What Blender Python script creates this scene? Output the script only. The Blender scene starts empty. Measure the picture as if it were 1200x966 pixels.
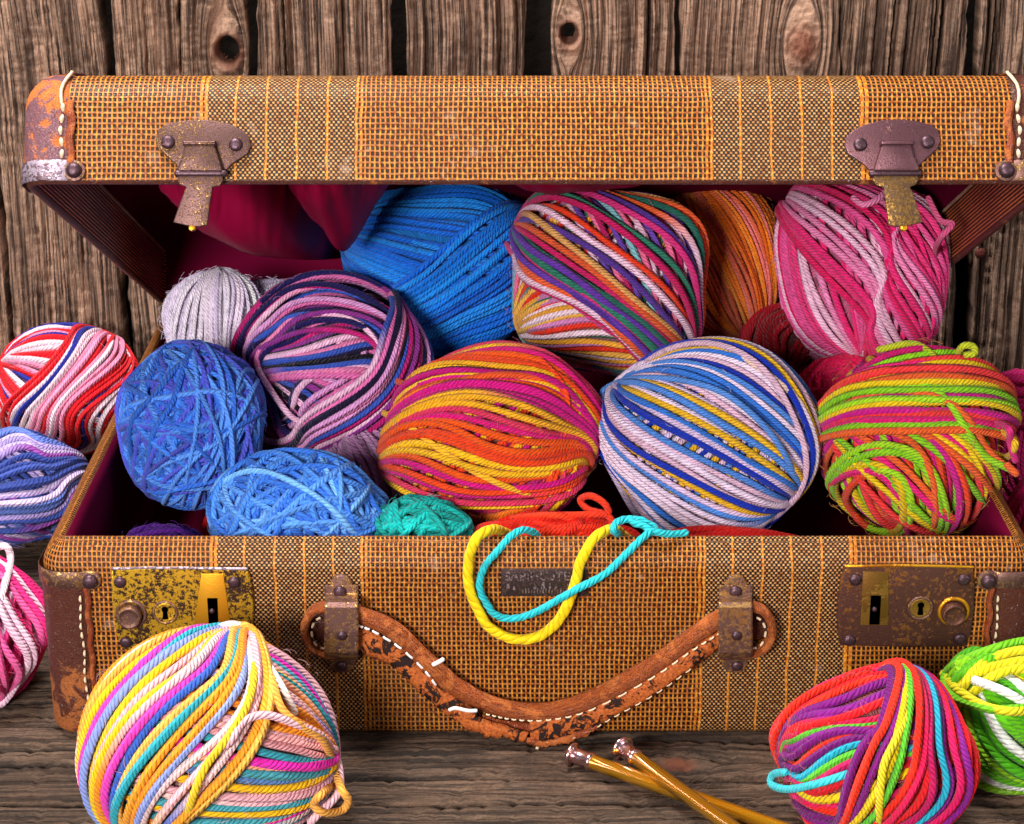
import bpy, bmesh, math, random
import numpy as np
from mathutils import Vector, Matrix
random.seed(7)
RNG = np.random.default_rng(7)
sc = bpy.context.scene
COL = sc.collection

# ------------------------------------------------------------------ camera, world, lamps, exposure
PITCH = math.radians(20.7)
F = 2450.0                      # focal length in photo pixels (photo 1200 x 966)
CAM = Vector((-0.013, -0.910, 0.515))
FW = Vector((0, math.cos(PITCH), -math.sin(PITCH)))
UP = Vector((0, math.sin(PITCH), math.cos(PITCH)))
cam_d = bpy.data.cameras.new('camera'); cam = bpy.data.objects.new('camera', cam_d); COL.objects.link(cam)
cam.location = CAM; cam.rotation_euler = (math.pi/2-PITCH, 0, 0)
cam_d.sensor_width = 36; cam_d.lens = F/1200*36; cam_d.clip_start = .01; cam_d.clip_end = 50
sc.camera = cam
w = bpy.data.worlds.new('World'); sc.world = w; w.use_nodes = True
w.node_tree.nodes['Background'].inputs[0].default_value = (.90, .88, 1.0, 1)
w.node_tree.nodes['Background'].inputs[1].default_value = .10
def area(name, loc, target, size, energy, color):
    l = bpy.data.lights.new(name, 'AREA'); l.shape = 'RECTANGLE'; l.size = size[0]; l.size_y = size[1]
    l.energy = energy; l.color = color
    o = bpy.data.objects.new(name, l); COL.objects.link(o); o.location = loc
    o.rotation_euler = (Vector(target)-Vector(loc)).to_track_quat('-Z', 'Y').to_euler()
    return o
area('top_softbox', (-.38, .06, 1.45), (0, .08, .08), (.50, .36), 26, (1, .97, .95))
area('front_softbox', (-.55, -1.45, .66), (0, .1, .12), (.42, .32), 27, (1, .965, .93))
area('side_softbox', (1.3, -1.0, .8), (0, .05, .1), (.6, .6), 4.5, (1, .95, .96))
sc.view_settings.view_transform = 'Standard'; sc.view_settings.look = 'None'
sc.view_settings.exposure = .36; sc.view_settings.gamma = 1
sc.render.engine = 'CYCLES'
sc.cycles.max_bounces = 6; sc.cycles.diffuse_bounces = 4

# ------------------------------------------------------------------ helpers
def P(px, py, Y=None, Z=None):
    d = FW + Vector((1, 0, 0))*((px-600)/F) + UP*((483-py)/F)
    t = (Y-CAM.y)/d.y if Y is not None else (Z-CAM.z)/d.z
    return CAM + d*t
def lin(c):
    return tuple(((v/255)/12.92 if v/255 <= .04045 else ((v/255+.055)/1.055)**2.4) for v in c)
def tagit(o, label=None, cat=None, group=None, kind=None):
    if label: o['label'] = label
    if cat: o['category'] = cat
    if group: o['group'] = group
    if kind: o['kind'] = kind
    return o
def empty(name, loc=(0, 0, 0)):
    o = bpy.data.objects.new(name, None); COL.objects.link(o); o.location = loc; o.empty_display_size = .01
    return o
def mobj(name, verts, faces, mat=None, parent=None, uv=None, smooth=True, col=None):
    me = bpy.data.meshes.new(name)
    me.from_pydata([tuple(v) for v in verts], [], [tuple(f) for f in faces])
    if uv is not None:
        l = me.uv_layers.new(name='UVMap')
        vi = np.empty(len(me.loops), dtype=np.int32); me.loops.foreach_get('vertex_index', vi)
        l.data.foreach_set('uv', np.asarray(uv, dtype=np.float32)[vi].ravel())
    if smooth: me.polygons.foreach_set('use_smooth', np.ones(len(me.polygons), dtype=bool))
    me.update()
    o = bpy.data.objects.new(name, me); COL.objects.link(o)
    if mat: me.materials.append(mat)
    if parent:
        o.parent = parent
        o.matrix_parent_inverse = Matrix.Translation(-Vector(abs_loc(parent)))
    return o
def abs_loc(o):
    v = Vector(o.location)
    if o.parent is not None and o.type == 'EMPTY': v = v
    if o.type != 'EMPTY': return (0, 0, 0)
    return v
def bmobj(name, bm, mat, parent=None, smooth=True, xf=None):
    if xf:
        for v in bm.verts: v.co = xf(v.co)
    bmesh.ops.recalc_face_normals(bm, faces=bm.faces)
    me = bpy.data.meshes.new(name); bm.to_mesh(me); bm.free()
    if smooth: me.polygons.foreach_set('use_smooth', np.ones(len(me.polygons), dtype=bool))
    me.materials.append(mat)
    o = bpy.data.objects.new(name, me); COL.objects.link(o)
    if parent:
        o.parent = parent; o.matrix_parent_inverse = Matrix.Translation(-Vector(abs_loc(parent)))
    return o
def sharp(o, deg=35):
    me = o.data
    bm = bmesh.new(); bm.from_mesh(me)
    for e in bm.edges:
        if len(e.link_faces) == 2 and e.calc_face_angle(0) > math.radians(deg): e.smooth = False
    bm.to_mesh(me); bm.free()
    return o

# ------------------------------------------------------------------ node material helper
class NT:
    def __init__(s, name):
        s.m = bpy.data.materials.new(name); s.m.use_nodes = True; s.t = s.m.node_tree
        s.b = s.t.nodes['Principled BSDF']
    def n(s, typ, **kw):
        nd = s.t.nodes.new(typ)
        for k, v in kw.items(): setattr(nd, k, v)
        return nd
    def set(s, sock, v):
        if v is None: return
        if isinstance(v, bpy.types.NodeSocket): s.t.links.new(v, sock)
        elif isinstance(v, (tuple, list)) and len(v) == 3 and sock.type == 'RGBA': sock.default_value = (*v, 1)
        else: sock.default_value = v
    def math(s, op, a, b=None, c=None, clamp=False):
        nd = s.n('ShaderNodeMath', operation=op); nd.use_clamp = clamp
        for i, v in enumerate((a, b, c)):
            if v is not None: s.set(nd.inputs[i], v)
        return nd.outputs[0]
    def mix(s, f, a, b, mode='MIX'):
        nd = s.n('ShaderNodeMix', data_type='RGBA', blend_type=mode)
        s.set(nd.inputs[0], f); s.set(nd.inputs[6], a); s.set(nd.inputs[7], b); return nd.outputs[2]
    def noise(s, vec, scale, detail=3, rough=.55, dist=0):
        nd = s.n('ShaderNodeTexNoise'); s.set(nd.inputs['Vector'], vec); nd.inputs['Scale'].default_value = scale
        nd.inputs['Detail'].default_value = detail; nd.inputs['Roughness'].default_value = rough
        nd.inputs['Distortion'].default_value = dist; return nd.outputs[0]
    def smooth(s, v, a, b, lo=0., hi=1.):
        nd = s.n('ShaderNodeMapRange', interpolation_type='SMOOTHSTEP'); s.set(nd.inputs[0], v)
        nd.inputs[1].default_value = a; nd.inputs[2].default_value = b
        nd.inputs[3].default_value = lo; nd.inputs[4].default_value = hi; return nd.outputs[0]
    def vscale(s, vec, sc3):
        nd = s.n('ShaderNodeVectorMath', operation='MULTIPLY'); s.set(nd.inputs[0], vec); nd.inputs[1].default_value = sc3
        return nd.outputs[0]
    def uv(s):
        return s.n('ShaderNodeTexCoord').outputs['UV']
    def obj(s):
        return s.n('ShaderNodeTexCoord').outputs['Object']
    def bump(s, h, dist, strength=1., prev=None):
        nd = s.n('ShaderNodeBump'); s.set(nd.inputs['Height'], h); nd.inputs['Distance'].default_value = dist
        nd.inputs['Strength'].default_value = strength
        if prev is not None: s.t.links.new(prev, nd.inputs['Normal'])
        return nd.outputs[0]
    def fin(s, color, rough=.6, metal=0., normal=None, spec=None, sheen=None, sss=None):
        s.set(s.b.inputs['Base Color'], color); s.set(s.b.inputs['Roughness'], rough); s.set(s.b.inputs['Metallic'], metal)
        if normal is not None: s.t.links.new(normal, s.b.inputs['Normal'])
        if spec is not None: s.b.inputs['Specular IOR Level'].default_value = spec
        if sheen: s.b.inputs['Sheen Weight'].default_value = sheen; s.b.inputs['Sheen Roughness'].default_value = .4
        return s.m

def mat_yarn(name, plies=4., pitch=.74, bump=.0007, fuzz=.5):
    # UV: x = length / strand thickness, y = turn around the strand
    k = NT(name); uv = k.uv(); sep = k.n('ShaderNodeSeparateXYZ'); k.set(sep.inputs[0], uv)
    ph = k.math('ADD', k.math('DIVIDE', sep.outputs[0], pitch), k.math('MULTIPLY', sep.outputs[1], plies))
    uneven = k.noise(k.vscale(k.uv(), (.22, 0, 0)), 1.0, 2, .5)
    ph = k.math('ADD', ph, k.math('MULTIPLY', uneven, 3.5))
    ply = k.math('ABSOLUTE', k.math('SINE', k.math('MULTIPLY', ph, math.pi)))
    ply = k.math('POWER', ply, .6)
    att = k.n('ShaderNodeAttribute', attribute_name='col')
    comb = k.n('ShaderNodeCombineXYZ'); k.set(comb.inputs[0], k.math('MULTIPLY', ph, 5.)); k.set(comb.inputs[1], k.math('MULTIPLY', sep.outputs[0], .55))
    fib = k.noise(comb.outputs[0], 1.4, 3, .6)
    mott = k.noise(k.obj(), 260, 2, .6)
    v = k.math('ADD', k.smooth(fib, .3, .7, -.16, .16), k.smooth(mott, .3, .7, -.10, .10))
    hsv = k.n('ShaderNodeHueSaturation'); k.set(hsv.inputs['Color'], att.outputs['Color'])
    k.set(hsv.inputs['Value'], k.math('ADD', v, 1.)); 
    h = k.math('ADD', ply, k.math('MULTIPLY', fib, .35))
    nrm = k.bump(h, bump, 1.)
    return k.fin(hsv.outputs[0], .62, 0, nrm, spec=.22, sheen=.10)
YARN = mat_yarn('spun_yarn')
WOOL = mat_yarn('woolly_yarn', 3., 1.0, .0006)

def mat_weave():
    k = NT('tweed_cloth'); uv = k.uv(); sep = k.n('ShaderNodeSeparateXYZ'); k.set(sep.inputs[0], uv)
    wob = k.noise(uv, 60, 2, .5); wob2 = k.noise(uv, 35, 2, .5)
    u0 = k.math('ADD', sep.outputs[0], .0028)
    U = k.math('ADD', u0, k.math('MULTIPLY', k.math('SUBTRACT', wob, .5), .0022))
    V = k.math('ADD', sep.outputs[1], k.math('MULTIPLY', k.math('SUBTRACT', wob2, .5), .0014))
    pu, pv = .00226, .0026
    def thread(x, p, half, soft=.10):
        fr = k.math('FRACT', k.math('DIVIDE', k.math('ADD', x, 10.*p*100), p))
        d = k.math('ABSOLUTE', k.math('SUBTRACT', fr, .5))
        return k.smooth(d, half+soft, half-soft)
    au = k.math('ABSOLUTE', U)
    # band of dense cloth: .0816 < |u| < .1523
    dense = k.math('MULTIPLY', k.math('GREATER_THAN', au, .0816), k.math('LESS_THAN', au, .1523))
    tv = thread(U, pu, .20); th = thread(V, pv, .185)
    # dense: brickwork of small bright weft floats
    ru = k.math('DIVIDE', k.math('ADD', U, pu*1000), pu); rv = k.math('DIVIDE', k.math('ADD', V, pu*1000), pu*1.16)
    row = k.math('FLOOR', k.math('MULTIPLY', rv, 2.))
    off = k.math('MULTIPLY', k.math('MODULO', row, 2.), .5)
    fu = k.math('ABSOLUTE', k.math('SUBTRACT', k.math('FRACT', k.math('ADD', ru, off)), .5))
    fv = k.math('ABSOLUTE', k.math('SUBTRACT', k.math('FRACT', k.math('MULTIPLY', rv, 2.)), .5))
    dots = k.math('MULTIPLY', k.smooth(fu, .36, .16), k.smooth(fv, .50, .26))
    # single bright warp threads every 6 pitches in the dense band
    rel = k.math('DIVIDE', k.math('SUBTRACT', au, .0816), .01414)
    fr = k.math('ABSOLUTE', k.math('SUBTRACT', k.math('FRACT', k.math('ADD', rel, .5)), .5))
    line = k.math('MULTIPLY', k.smooth(fr, .050, .026), dense)
    # doubled bright threads at the band edges
    e1 = k.math('ABSOLUTE', k.math('SUBTRACT', k.math('ABSOLUTE', k.math('SUBTRACT', au, .0810)), .0011))
    e2 = k.math('ABSOLUTE', k.math('SUBTRACT', k.math('ABSOLUTE', k.math('SUBTRACT', au, .1530)), .0011))
    edge = k.smooth(k.math('MINIMUM', e1, e2), .0008, .0004)
    grid = k.math('MAXIMUM', tv, th)
    gm = k.mix(dense, grid, dots)
    mask = k.math('MAXIMUM', k.math('MAXIMUM', gm, line), edge)
    bright = k.math('MAXIMUM', k.math('MAXIMUM', line, edge), k.math('MULTIPLY', tv, k.math('SUBTRACT', 1., dense)))
    var = k.noise(uv, 420, 2, .6); big = k.noise(uv, 14, 3, .6)
    warp_c = k.mix(k.smooth(var, .35, .65), lin((182, 92, 14)), lin((218, 142, 36)))
    weft_c = k.mix(k.smooth(var, .3, .7), lin((122, 60, 18)), lin((178, 116, 60)))
    # plain weave: at every second crossing the weft passes over the warp
    chk = k.math('MODULO', k.math('ADD', k.math('FLOOR', k.math('DIVIDE', k.math('ADD', U, 10.*pu*100), pu)), k.math('FLOOR', k.math('DIVIDE', k.math('ADD', V, 10.*pv*100), pv))), 2.)
    over = k.math('MULTIPLY', k.math('MULTIPLY', th, chk), .85)
    bright = k.math('MULTIPLY', bright, k.math('SUBTRACT', 1., over))
    weft_c = k.mix(dense, weft_c, k.mix(k.smooth(var, .3, .7), lin((176, 104, 40)), lin((226, 172, 104))))
    thr = k.mix(bright, weft_c, warp_c)
    gap = k.mix(k.smooth(k.noise(uv, 300, 1), .4, .6), lin((7, 5, 13)), lin((24, 12, 13)))
    c = k.mix(mask, gap, thr)
    c = k.mix(k.smooth(big, .45, .75, 0, .5), c, k.mix(.5, c, lin((96, 50, 24))))
    worn = k.noise(uv, 26, 4, .7); c = k.mix(k.smooth(worn, .58, .72, 0, .45), c, lin((188, 160, 140)))
    # over/under relief along the threads
    ov = k.math('MULTIPLY', k.math('SINE', k.math('MULTIPLY', U, 2*math.pi/pu)), k.math('SINE', k.math('MULTIPLY', V, 2*math.pi/pv)))
    h = k.math('ADD', mask, k.math('MULTIPLY', ov, .18))
    h = k.math('ADD', h, k.math('MULTIPLY', var, .25))
    nrm = k.bump(h, .00055, .9)
    return k.fin(c, k.smooth(big, .3, .7, .40, .58), 0, nrm, spec=.32)
TWEED = mat_weave()

def mat_wood(name, c1, c2, c3, seed=0.):
    # UV: x = grain coordinate (m), y = length (m)
    k = NT(name); uv = k.uv()
    g = k.noise(k.vscale(uv, (1, .022, 1)), 560, 5, .7)
    g2 = k.noise(k.vscale(uv, (1, .05, 1)), 75, 3, .6)
    bl = k.noise(k.obj(), 9+seed, 4, .6); fine = k.noise(k.obj(), 420, 3, .7)
    rnd = k.n('ShaderNodeObjectInfo').outputs['Random']
    c = k.mix(k.smooth(g, .40, .60), c1, c2)
    c = k.mix(k.smooth(g2, .42, .72, 0, .7), c, c3)
    c = k.mix(k.smooth(bl, .4, .8, 0, .6), c, k.mix(.45, c, lin((112, 76, 54))))
    hsv = k.n('ShaderNodeHueSaturation'); k.set(hsv.inputs['Color'], c)
    k.set(hsv.inputs['Value'], k.math('ADD', k.math('MULTIPLY', rnd, .3), k.smooth(fine, .2, .8, .62, 1.02)))
    att = k.n('ShaderNodeAttribute', attribute_name='knot')
    cc = k.mix(k.math('MULTIPLY', att.outputs['Fac'], .75), hsv.outputs[0], lin((118, 62, 42)))
    h = k.math('ADD', g, k.math('MULTIPLY', fine, .5))
    nrm = k.bump(h, .0022, 1.)
    return k.fin(cc, .82, 0, nrm, spec=.28)
WALLWOOD = mat_wood('weathered_grey_wood', lin((56, 42, 35)), lin((184, 147, 123)), lin((62, 44, 36)))
FLOORWOOD = mat_wood('dark_weathered_wood', lin((44, 35, 29)), lin((104, 82, 66)), lin((30, 22, 18)), 3.)

def mat_leather(name, base, worn, amount, dark=None):
    k = NT(name); o = k.obj()
    n1 = k.noise(o, 95, 5, .65, .6); n2 = k.noise(o, 620, 3, .7); n3 = k.noise(o, 30, 2, .5)
    sepz = k.n('ShaderNodeSeparateXYZ'); k.set(sepz.inputs[0], o)
    wear = k.smooth(sepz.outputs[2], .062, .012, 0, .16) if name == 'worn_brown_leather' else 0.
    m = k.smooth(k.math('ADD', k.math('ADD', k.math('MULTIPLY', n1, .75), k.math('MULTIPLY', n3, .25)), wear), amount, amount+.06)
    c = k.mix(m, base, worn)
    c = k.mix(k.smooth(n2, .5, .72, 0, .55), c, dark or lin((50, 22, 16)))
    cr = k.n('ShaderNodeTexVoronoi', feature='DISTANCE_TO_EDGE'); k.set(cr.inputs['Vector'], o); cr.inputs['Scale'].default_value = 900
    h = k.math('ADD', k.smooth(cr.outputs[0], 0, .15), k.math('MULTIPLY', n2, 1.2)); h = k.math('ADD', h, k.math('MULTIPLY', m, -1.2))
    if name == 'tan_handle_leather':      # long creases running with the handle
        cr2 = k.noise(k.vscale(k.uv(), (.35, 7, 1)), 4., 4, .7)
        c = k.mix(k.smooth(cr2, .50, .60, 0, .7), c, lin((104, 44, 20))); h = k.math('ADD', h, k.math('MULTIPLY', cr2, -4.))
    return k.fin(c, k.smooth(m, 0, 1, .34, .75), 0, k.bump(h, .00035, .9), spec=.5)
LEATHER = mat_leather('worn_brown_leather', lin((92, 46, 34)), lin((176, 98, 44)), .60)
LEATHERW = mat_leather('scuffed_purple_brown_leather', lin((128, 84, 92)), lin((212, 112, 42)), .50)
HANDLEL = mat_leather('tan_handle_leather', lin((168, 80, 28)), lin((204, 110, 44)), .5, lin((78, 32, 16)))
def mat_scuffed():
    k = NT('scuffed_handle_leather'); o = k.obj()
    n1 = k.noise(o, 150, 5, .7, 1.2); n2 = k.noise(o, 700, 3, .7); n3 = k.noise(o, 45, 2, .5)
    c = k.mix(k.smooth(n2, .3, .7), lin((150, 66, 24)), lin((208, 112, 46)))
    m = k.smooth(k.math('ADD', k.math('MULTIPLY', n1, .7), k.math('MULTIPLY', n3, .3)), .53, .56)
    c = k.mix(m, c, lin((34, 16, 14)))
    return k.fin(c, .7, 0, k.bump(k.math('ADD', n2, k.math('MULTIPLY', m, -1.)), .0006, 1.), spec=.35)
HANDLEF = mat_scuffed()
EDGEL = mat_leather('red_leather_edge', lin((150, 66, 32)), lin((190, 100, 40)), .5)

def mat_metal(name, c1, c2, amount, rough=(.3, .6), metal=.85, scale=240, cav=lin((38, 24, 26))):
    k = NT(name); o = k.obj()
    n1 = k.noise(o, scale, 5, .72); n2 = k.noise(o, 40, 2, .5); n3 = k.noise(o, 1400, 2, .6)
    m = k.smooth(k.math('ADD', k.math('MULTIPLY', n1, .72), k.math('MULTIPLY', n2, .28)), amount-.03, amount+.03)
    c = k.mix(m, c1, c2)
    c = k.mix(k.smooth(n3, .55, .7, 0, .5), c, cav)
    return k.fin(c, k.smooth(m, 0, 1, rough[1], rough[0]), metal, k.bump(k.math('ADD', m, n3), .00018, .8), spec=.5)
BRONZE = mat_metal('old_bronze', lin((122, 88, 80)), lin((182, 138, 84)), .52, (.32, .5), .8, 420)
BRASSPATCH = mat_metal('patchy_brass', lin((66, 42, 34)), lin((236, 184, 50)), .49, (.34, .6), .7, 560)
DARKPLATE = mat_metal('dark_lock_plate', lin((98, 62, 52)), lin((166, 110, 52)), .56, (.35, .55), .75, 420)
GOLDBARE = mat_metal('bare_brass', lin((222, 158, 34)), lin((206, 128, 30)), .52, (.3, .4), .75, 30, lin((200, 140, 40)))
OLIVEBARE = mat_metal('dull_brass', lin((150, 112, 44)), lin((136, 98, 40)), .52, (.4, .5), .7, 60)
RIVET = mat_metal('dark_rivet', lin((88, 64, 72)), lin((120, 86, 80)), .6, (.28, .42), .75, 500)
SILVER = mat_metal('tarnished_silver', lin((188, 168, 184)), lin((112, 86, 92)), .53, (.34, .45), .6, 520)
def simple(name, c, rough=.5, metal=0., spec=.5, nb=None, sheen=None):
    k = NT(name); nrm = None; col = c
    if nb:
        n = k.noise(k.obj(), nb[0], 3, .6); nrm = k.bump(n, nb[1], .8)
        col = k.mix(k.smooth(n, .3, .7, 0, .3), c, tuple(x*.6 for x in c))
    return k.fin(col, rough, metal, nrm, spec=spec, sheen=sheen)
BLACK = simple('slot_black', (.008, .006, .006), .6)
LINING = simple('magenta_lining', lin((104, 4, 44)), .85, 0, .06)
DRAPE = simple('crimson_lining_silk', lin((150, 6, 56)), .6, 0, .12)
CREAM = simple('cream_thread', lin((232, 206, 172)), .8, 0, .2, (900, .0003))
WHITETH = simple('white_thread', lin((246, 236, 232)), .8, 0, .2, (900, .0003))
CHROME = simple('rosy_chrome', lin((244, 208, 212)), .2, 1.)
GOLD = simple('anodised_gold', lin((255, 182, 26)), .20, .82)
GOLD.node_tree.nodes['Principled BSDF'].inputs['Coat Weight'].default_value = 1.
GOLD.node_tree.nodes['Principled BSDF'].inputs['Coat Roughness'].default_value = .06
RUST = simple('rusty_iron', lin((110, 50, 40)), .7, .3, .5, (700, .0006))
BACKING = simple('dark_backing', lin((24, 18, 15)), .9, 0, .1, (80, .002))
CORD = simple('beige_cord', lin((176, 140, 112)), .8, 0, .2, (700, .0004))
def mat_rib():
    k = NT('ribbed_brown_cloth'); uv = k.uv(); sep = k.n('ShaderNodeSeparateXYZ'); k.set(sep.inputs[0], uv)
    s = k.math('SINE', k.math('MULTIPLY', sep.outputs[1], 2*math.pi/.0021))
    n = k.noise(k.vscale(uv, (1, 3, 1)), 300, 2, .6)
    c = k.mix(k.smooth(s, -.4, .6), lin((70, 30, 22)), lin((232, 120, 64)))
    c = k.mix(k.smooth(n, .4, .7, 0, .5), c, lin((70, 34, 26)))
    return k.fin(c, .5, 0, k.bump(s, .0004, 1.), spec=.5)
RIB = mat_rib()

# ------------------------------------------------------------------ tubes, plates, rivets
def catmull(pts, n):
    pts = [np.array(p, float) for p in pts]
    p = [2*pts[0]-pts[1]] + pts + [2*pts[-1]-pts[-2]]
    out = []
    for i in range(len(pts)-1):
        a, b, c, d = p[i:i+4]
        for j in range(n):
            t = j/n
            out.append(.5*((2*b)+(-a+c)*t+(2*a-5*b+4*c-d)*t*t+(-a+3*b-3*c+d)*t**3))
    out.append(pts[-1]); return np.array(out)
def tube(path, r, sides=8, closed=False, up=None, flat=1., ends=True, ply=None, th=None):
    """verts, faces, uv for a tube on a path; r scalar or array; flat scales the second axis; ply = (count, depth) twists real grooves in"""
    p = np.asarray(path, float); n = len(p)
    if closed: t = np.roll(p, -1, 0)-np.roll(p, 1, 0)
    else: t = np.gradient(p, axis=0)
    t /= np.linalg.norm(t, axis=1, keepdims=True)+1e-12
    if up is None:
        u = np.zeros((n, 3)); v = np.array([0, 0, 1.]) if abs(t[0][2]) < .9 else np.array([1., 0, 0])
        for i in range(n):
            v = v-t[i]*np.dot(v, t[i]); v /= np.linalg.norm(v)+1e-12; u[i] = v
    else:
        u = np.asarray(up, float); u = np.broadcast_to(u, p.shape)
        u = u-t*np.sum(u*t, 1, keepdims=True); u = u/(np.linalg.norm(u, axis=1, keepdims=True)+1e-12)
    b = np.cross(t, u)
    seg = np.linalg.norm(np.diff(p, axis=0), axis=1); L = np.concatenate([[0], np.cumsum(seg)])
    r = np.broadcast_to(np.asarray(r, float), (n,))
    th = th or 2*float(r.mean())
    if closed:   # repeat first ring so uv stays continuous
        p = np.vstack([p, p[:1]]); u = np.vstack([u, u[:1]]); b = np.vstack([b, b[:1]]); r = np.append(r, r[0])
        L = np.append(L, L[-1]+np.linalg.norm(p[-1]-p[-2])); n += 1
    a = np.linspace(0, 2*math.pi, sides+1)
    rr = np.broadcast_to(r[:, None], (n, sides+1)).copy()
    if ply:
        ph = (L[:, None]/th/ply[2])*math.pi + ply[0]*a[None, :]/2
        rr *= 1-ply[1]*(1-np.abs(np.sin(ph))**.7)
    V = p[:, None, :]+u[:, None, :]*(np.cos(a)[None, :, None]*rr[..., None])+b[:, None, :]*(np.sin(a)[None, :, None]*rr[..., None]*flat)
    UVs = np.stack([np.broadcast_to((L/th)[:, None], (n, sides+1)), np.broadcast_to((a/2/math.pi)[None, :], (n, sides+1))], -1)
    i = np.arange(n-1)[:, None]*(sides+1); j = np.arange(sides)[None, :]
    q = np.stack([i+j, i+j+1, i+j+1+sides+1, i+j+sides+1], -1).reshape(-1, 4)
    return V.reshape(-1, 3), q, UVs.reshape(-1, 2), L
def tube_obj(name, path, r, mat, parent=None, sides=10, flat=1., up=None, color=None, ply=None, th=None, capr=True):
    path = np.asarray(path, float); n = len(path)
    rr = np.broadcast_to(np.asarray(r, float), (n,)).copy()
    if capr:
        d = path[1]-path[0]; e = path[-1]-path[-2]
        r0, r1 = rr[0], rr[-1]
        d /= np.linalg.norm(d)+1e-9; e /= np.linalg.norm(e)+1e-9
        path = np.vstack([path[0]-d*r0*.8, path[0]-d*r0*.5, path, path[-1]+e*r1*.5, path[-1]+e*r1*.8])
        rr = np.concatenate([[r0*.05, r0*.8], rr, [r1*.8, r1*.05]])
    if up is not None and not np.isscalar(up) and np.ndim(up) == 2:
        up = np.vstack([up[:1], up[:1], up, up[-1:], up[-1:]])
    V, q, uv, L = tube(path, rr, sides, flat=flat, up=up, ply=ply, th=th)
    o = mobj(name, V, q, mat, parent, uv)
    if color is not None:
        a = o.data.color_attributes.new('col', 'FLOAT_COLOR', 'POINT')
        a.data.foreach_set('color', np.tile(np.array([*color, 1], np.float32), (len(V), 1)).ravel())
    return o
def plate(name, outline, th, bevel, mat, parent, y0=0., xf=None, hole=None):
    """outline: list of (x, z); slab standing on plane y=y0 and facing -y"""
    bm = bmesh.new()
    vs = [bm.verts.new((x, y0-.0003, z)) for x, z in outline]
    f = bm.faces.new(vs)
    r = bmesh.ops.extrude_face_region(bm, geom=[f])
    top = [g for g in r['geom'] if isinstance(g, bmesh.types.BMVert)]
    for v in top: v.co.y = y0-th
    es = [e for e in bm.edges if all(v in top for v in e.verts)]
    if bevel: bmesh.ops.bevel(bm, geom=es, offset=bevel, segments=2, affect='EDGES', profile=.5)
    o = bmobj(name, bm, mat, parent, True, xf); return sharp(o, 30)
def dome(name, c, r, hgt, mat, parent, xf=None, y0=0., flat_top=False):
    bm = bmesh.new(); N = 14
    prof = [(1.0, 0), (1.02, .25), (.93, .62), (.7, .86), (.38, .97)] if not flat_top else [(1, 0), (1, .75), (.94, .95), (.82, 1), (.78, .93), (.5, .9)]
    rings = []
    for pr, ph in prof:
        rings.append([bm.verts.new((c[0]+r*pr*math.cos(2*math.pi*i/N), y0-ph*hgt, c[1]+r*pr*math.sin(2*math.pi*i/N))) for i in range(N)])
    for a, b in zip(rings, rings[1:]):
        for i in range(N): bm.faces.new((a[i], a[(i+1) % N], b[(i+1) % N], b[i]))
    bm.faces.new(rings[-1])
    return bmobj(name, bm, mat, parent, True, xf)

# ------------------------------------------------------------------ value noise (numpy)
def vnoise1(x, seed, freq):
    r = np.random.default_rng(seed).random(4096)
    t = x*freq+1000.; i = np.floor(t).astype(int); f = t-i; f = f*f*(3-2*f)
    return r[i % 4096]*(1-f)+r[(i+1) % 4096]*f
def vnoise2(x, y, seed, fx, fy):
    r = np.random.default_rng(seed).random((256, 256))
    a = x*fx+500.; b = y*fy+500.; i = np.floor(a).astype(int); j = np.floor(b).astype(int)
    f = a-i; g = b-j; f = f*f*(3-2*f); g = g*g*(3-2*g)
    i0, i1, j0, j1 = i % 256, (i+1) % 256, j % 256, (j+1) % 256
    return (r[i0, j0]*(1-f)+r[i1, j0]*f)*(1-g)+(r[i0, j1]*(1-f)+r[i1, j1]*f)*g

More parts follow.
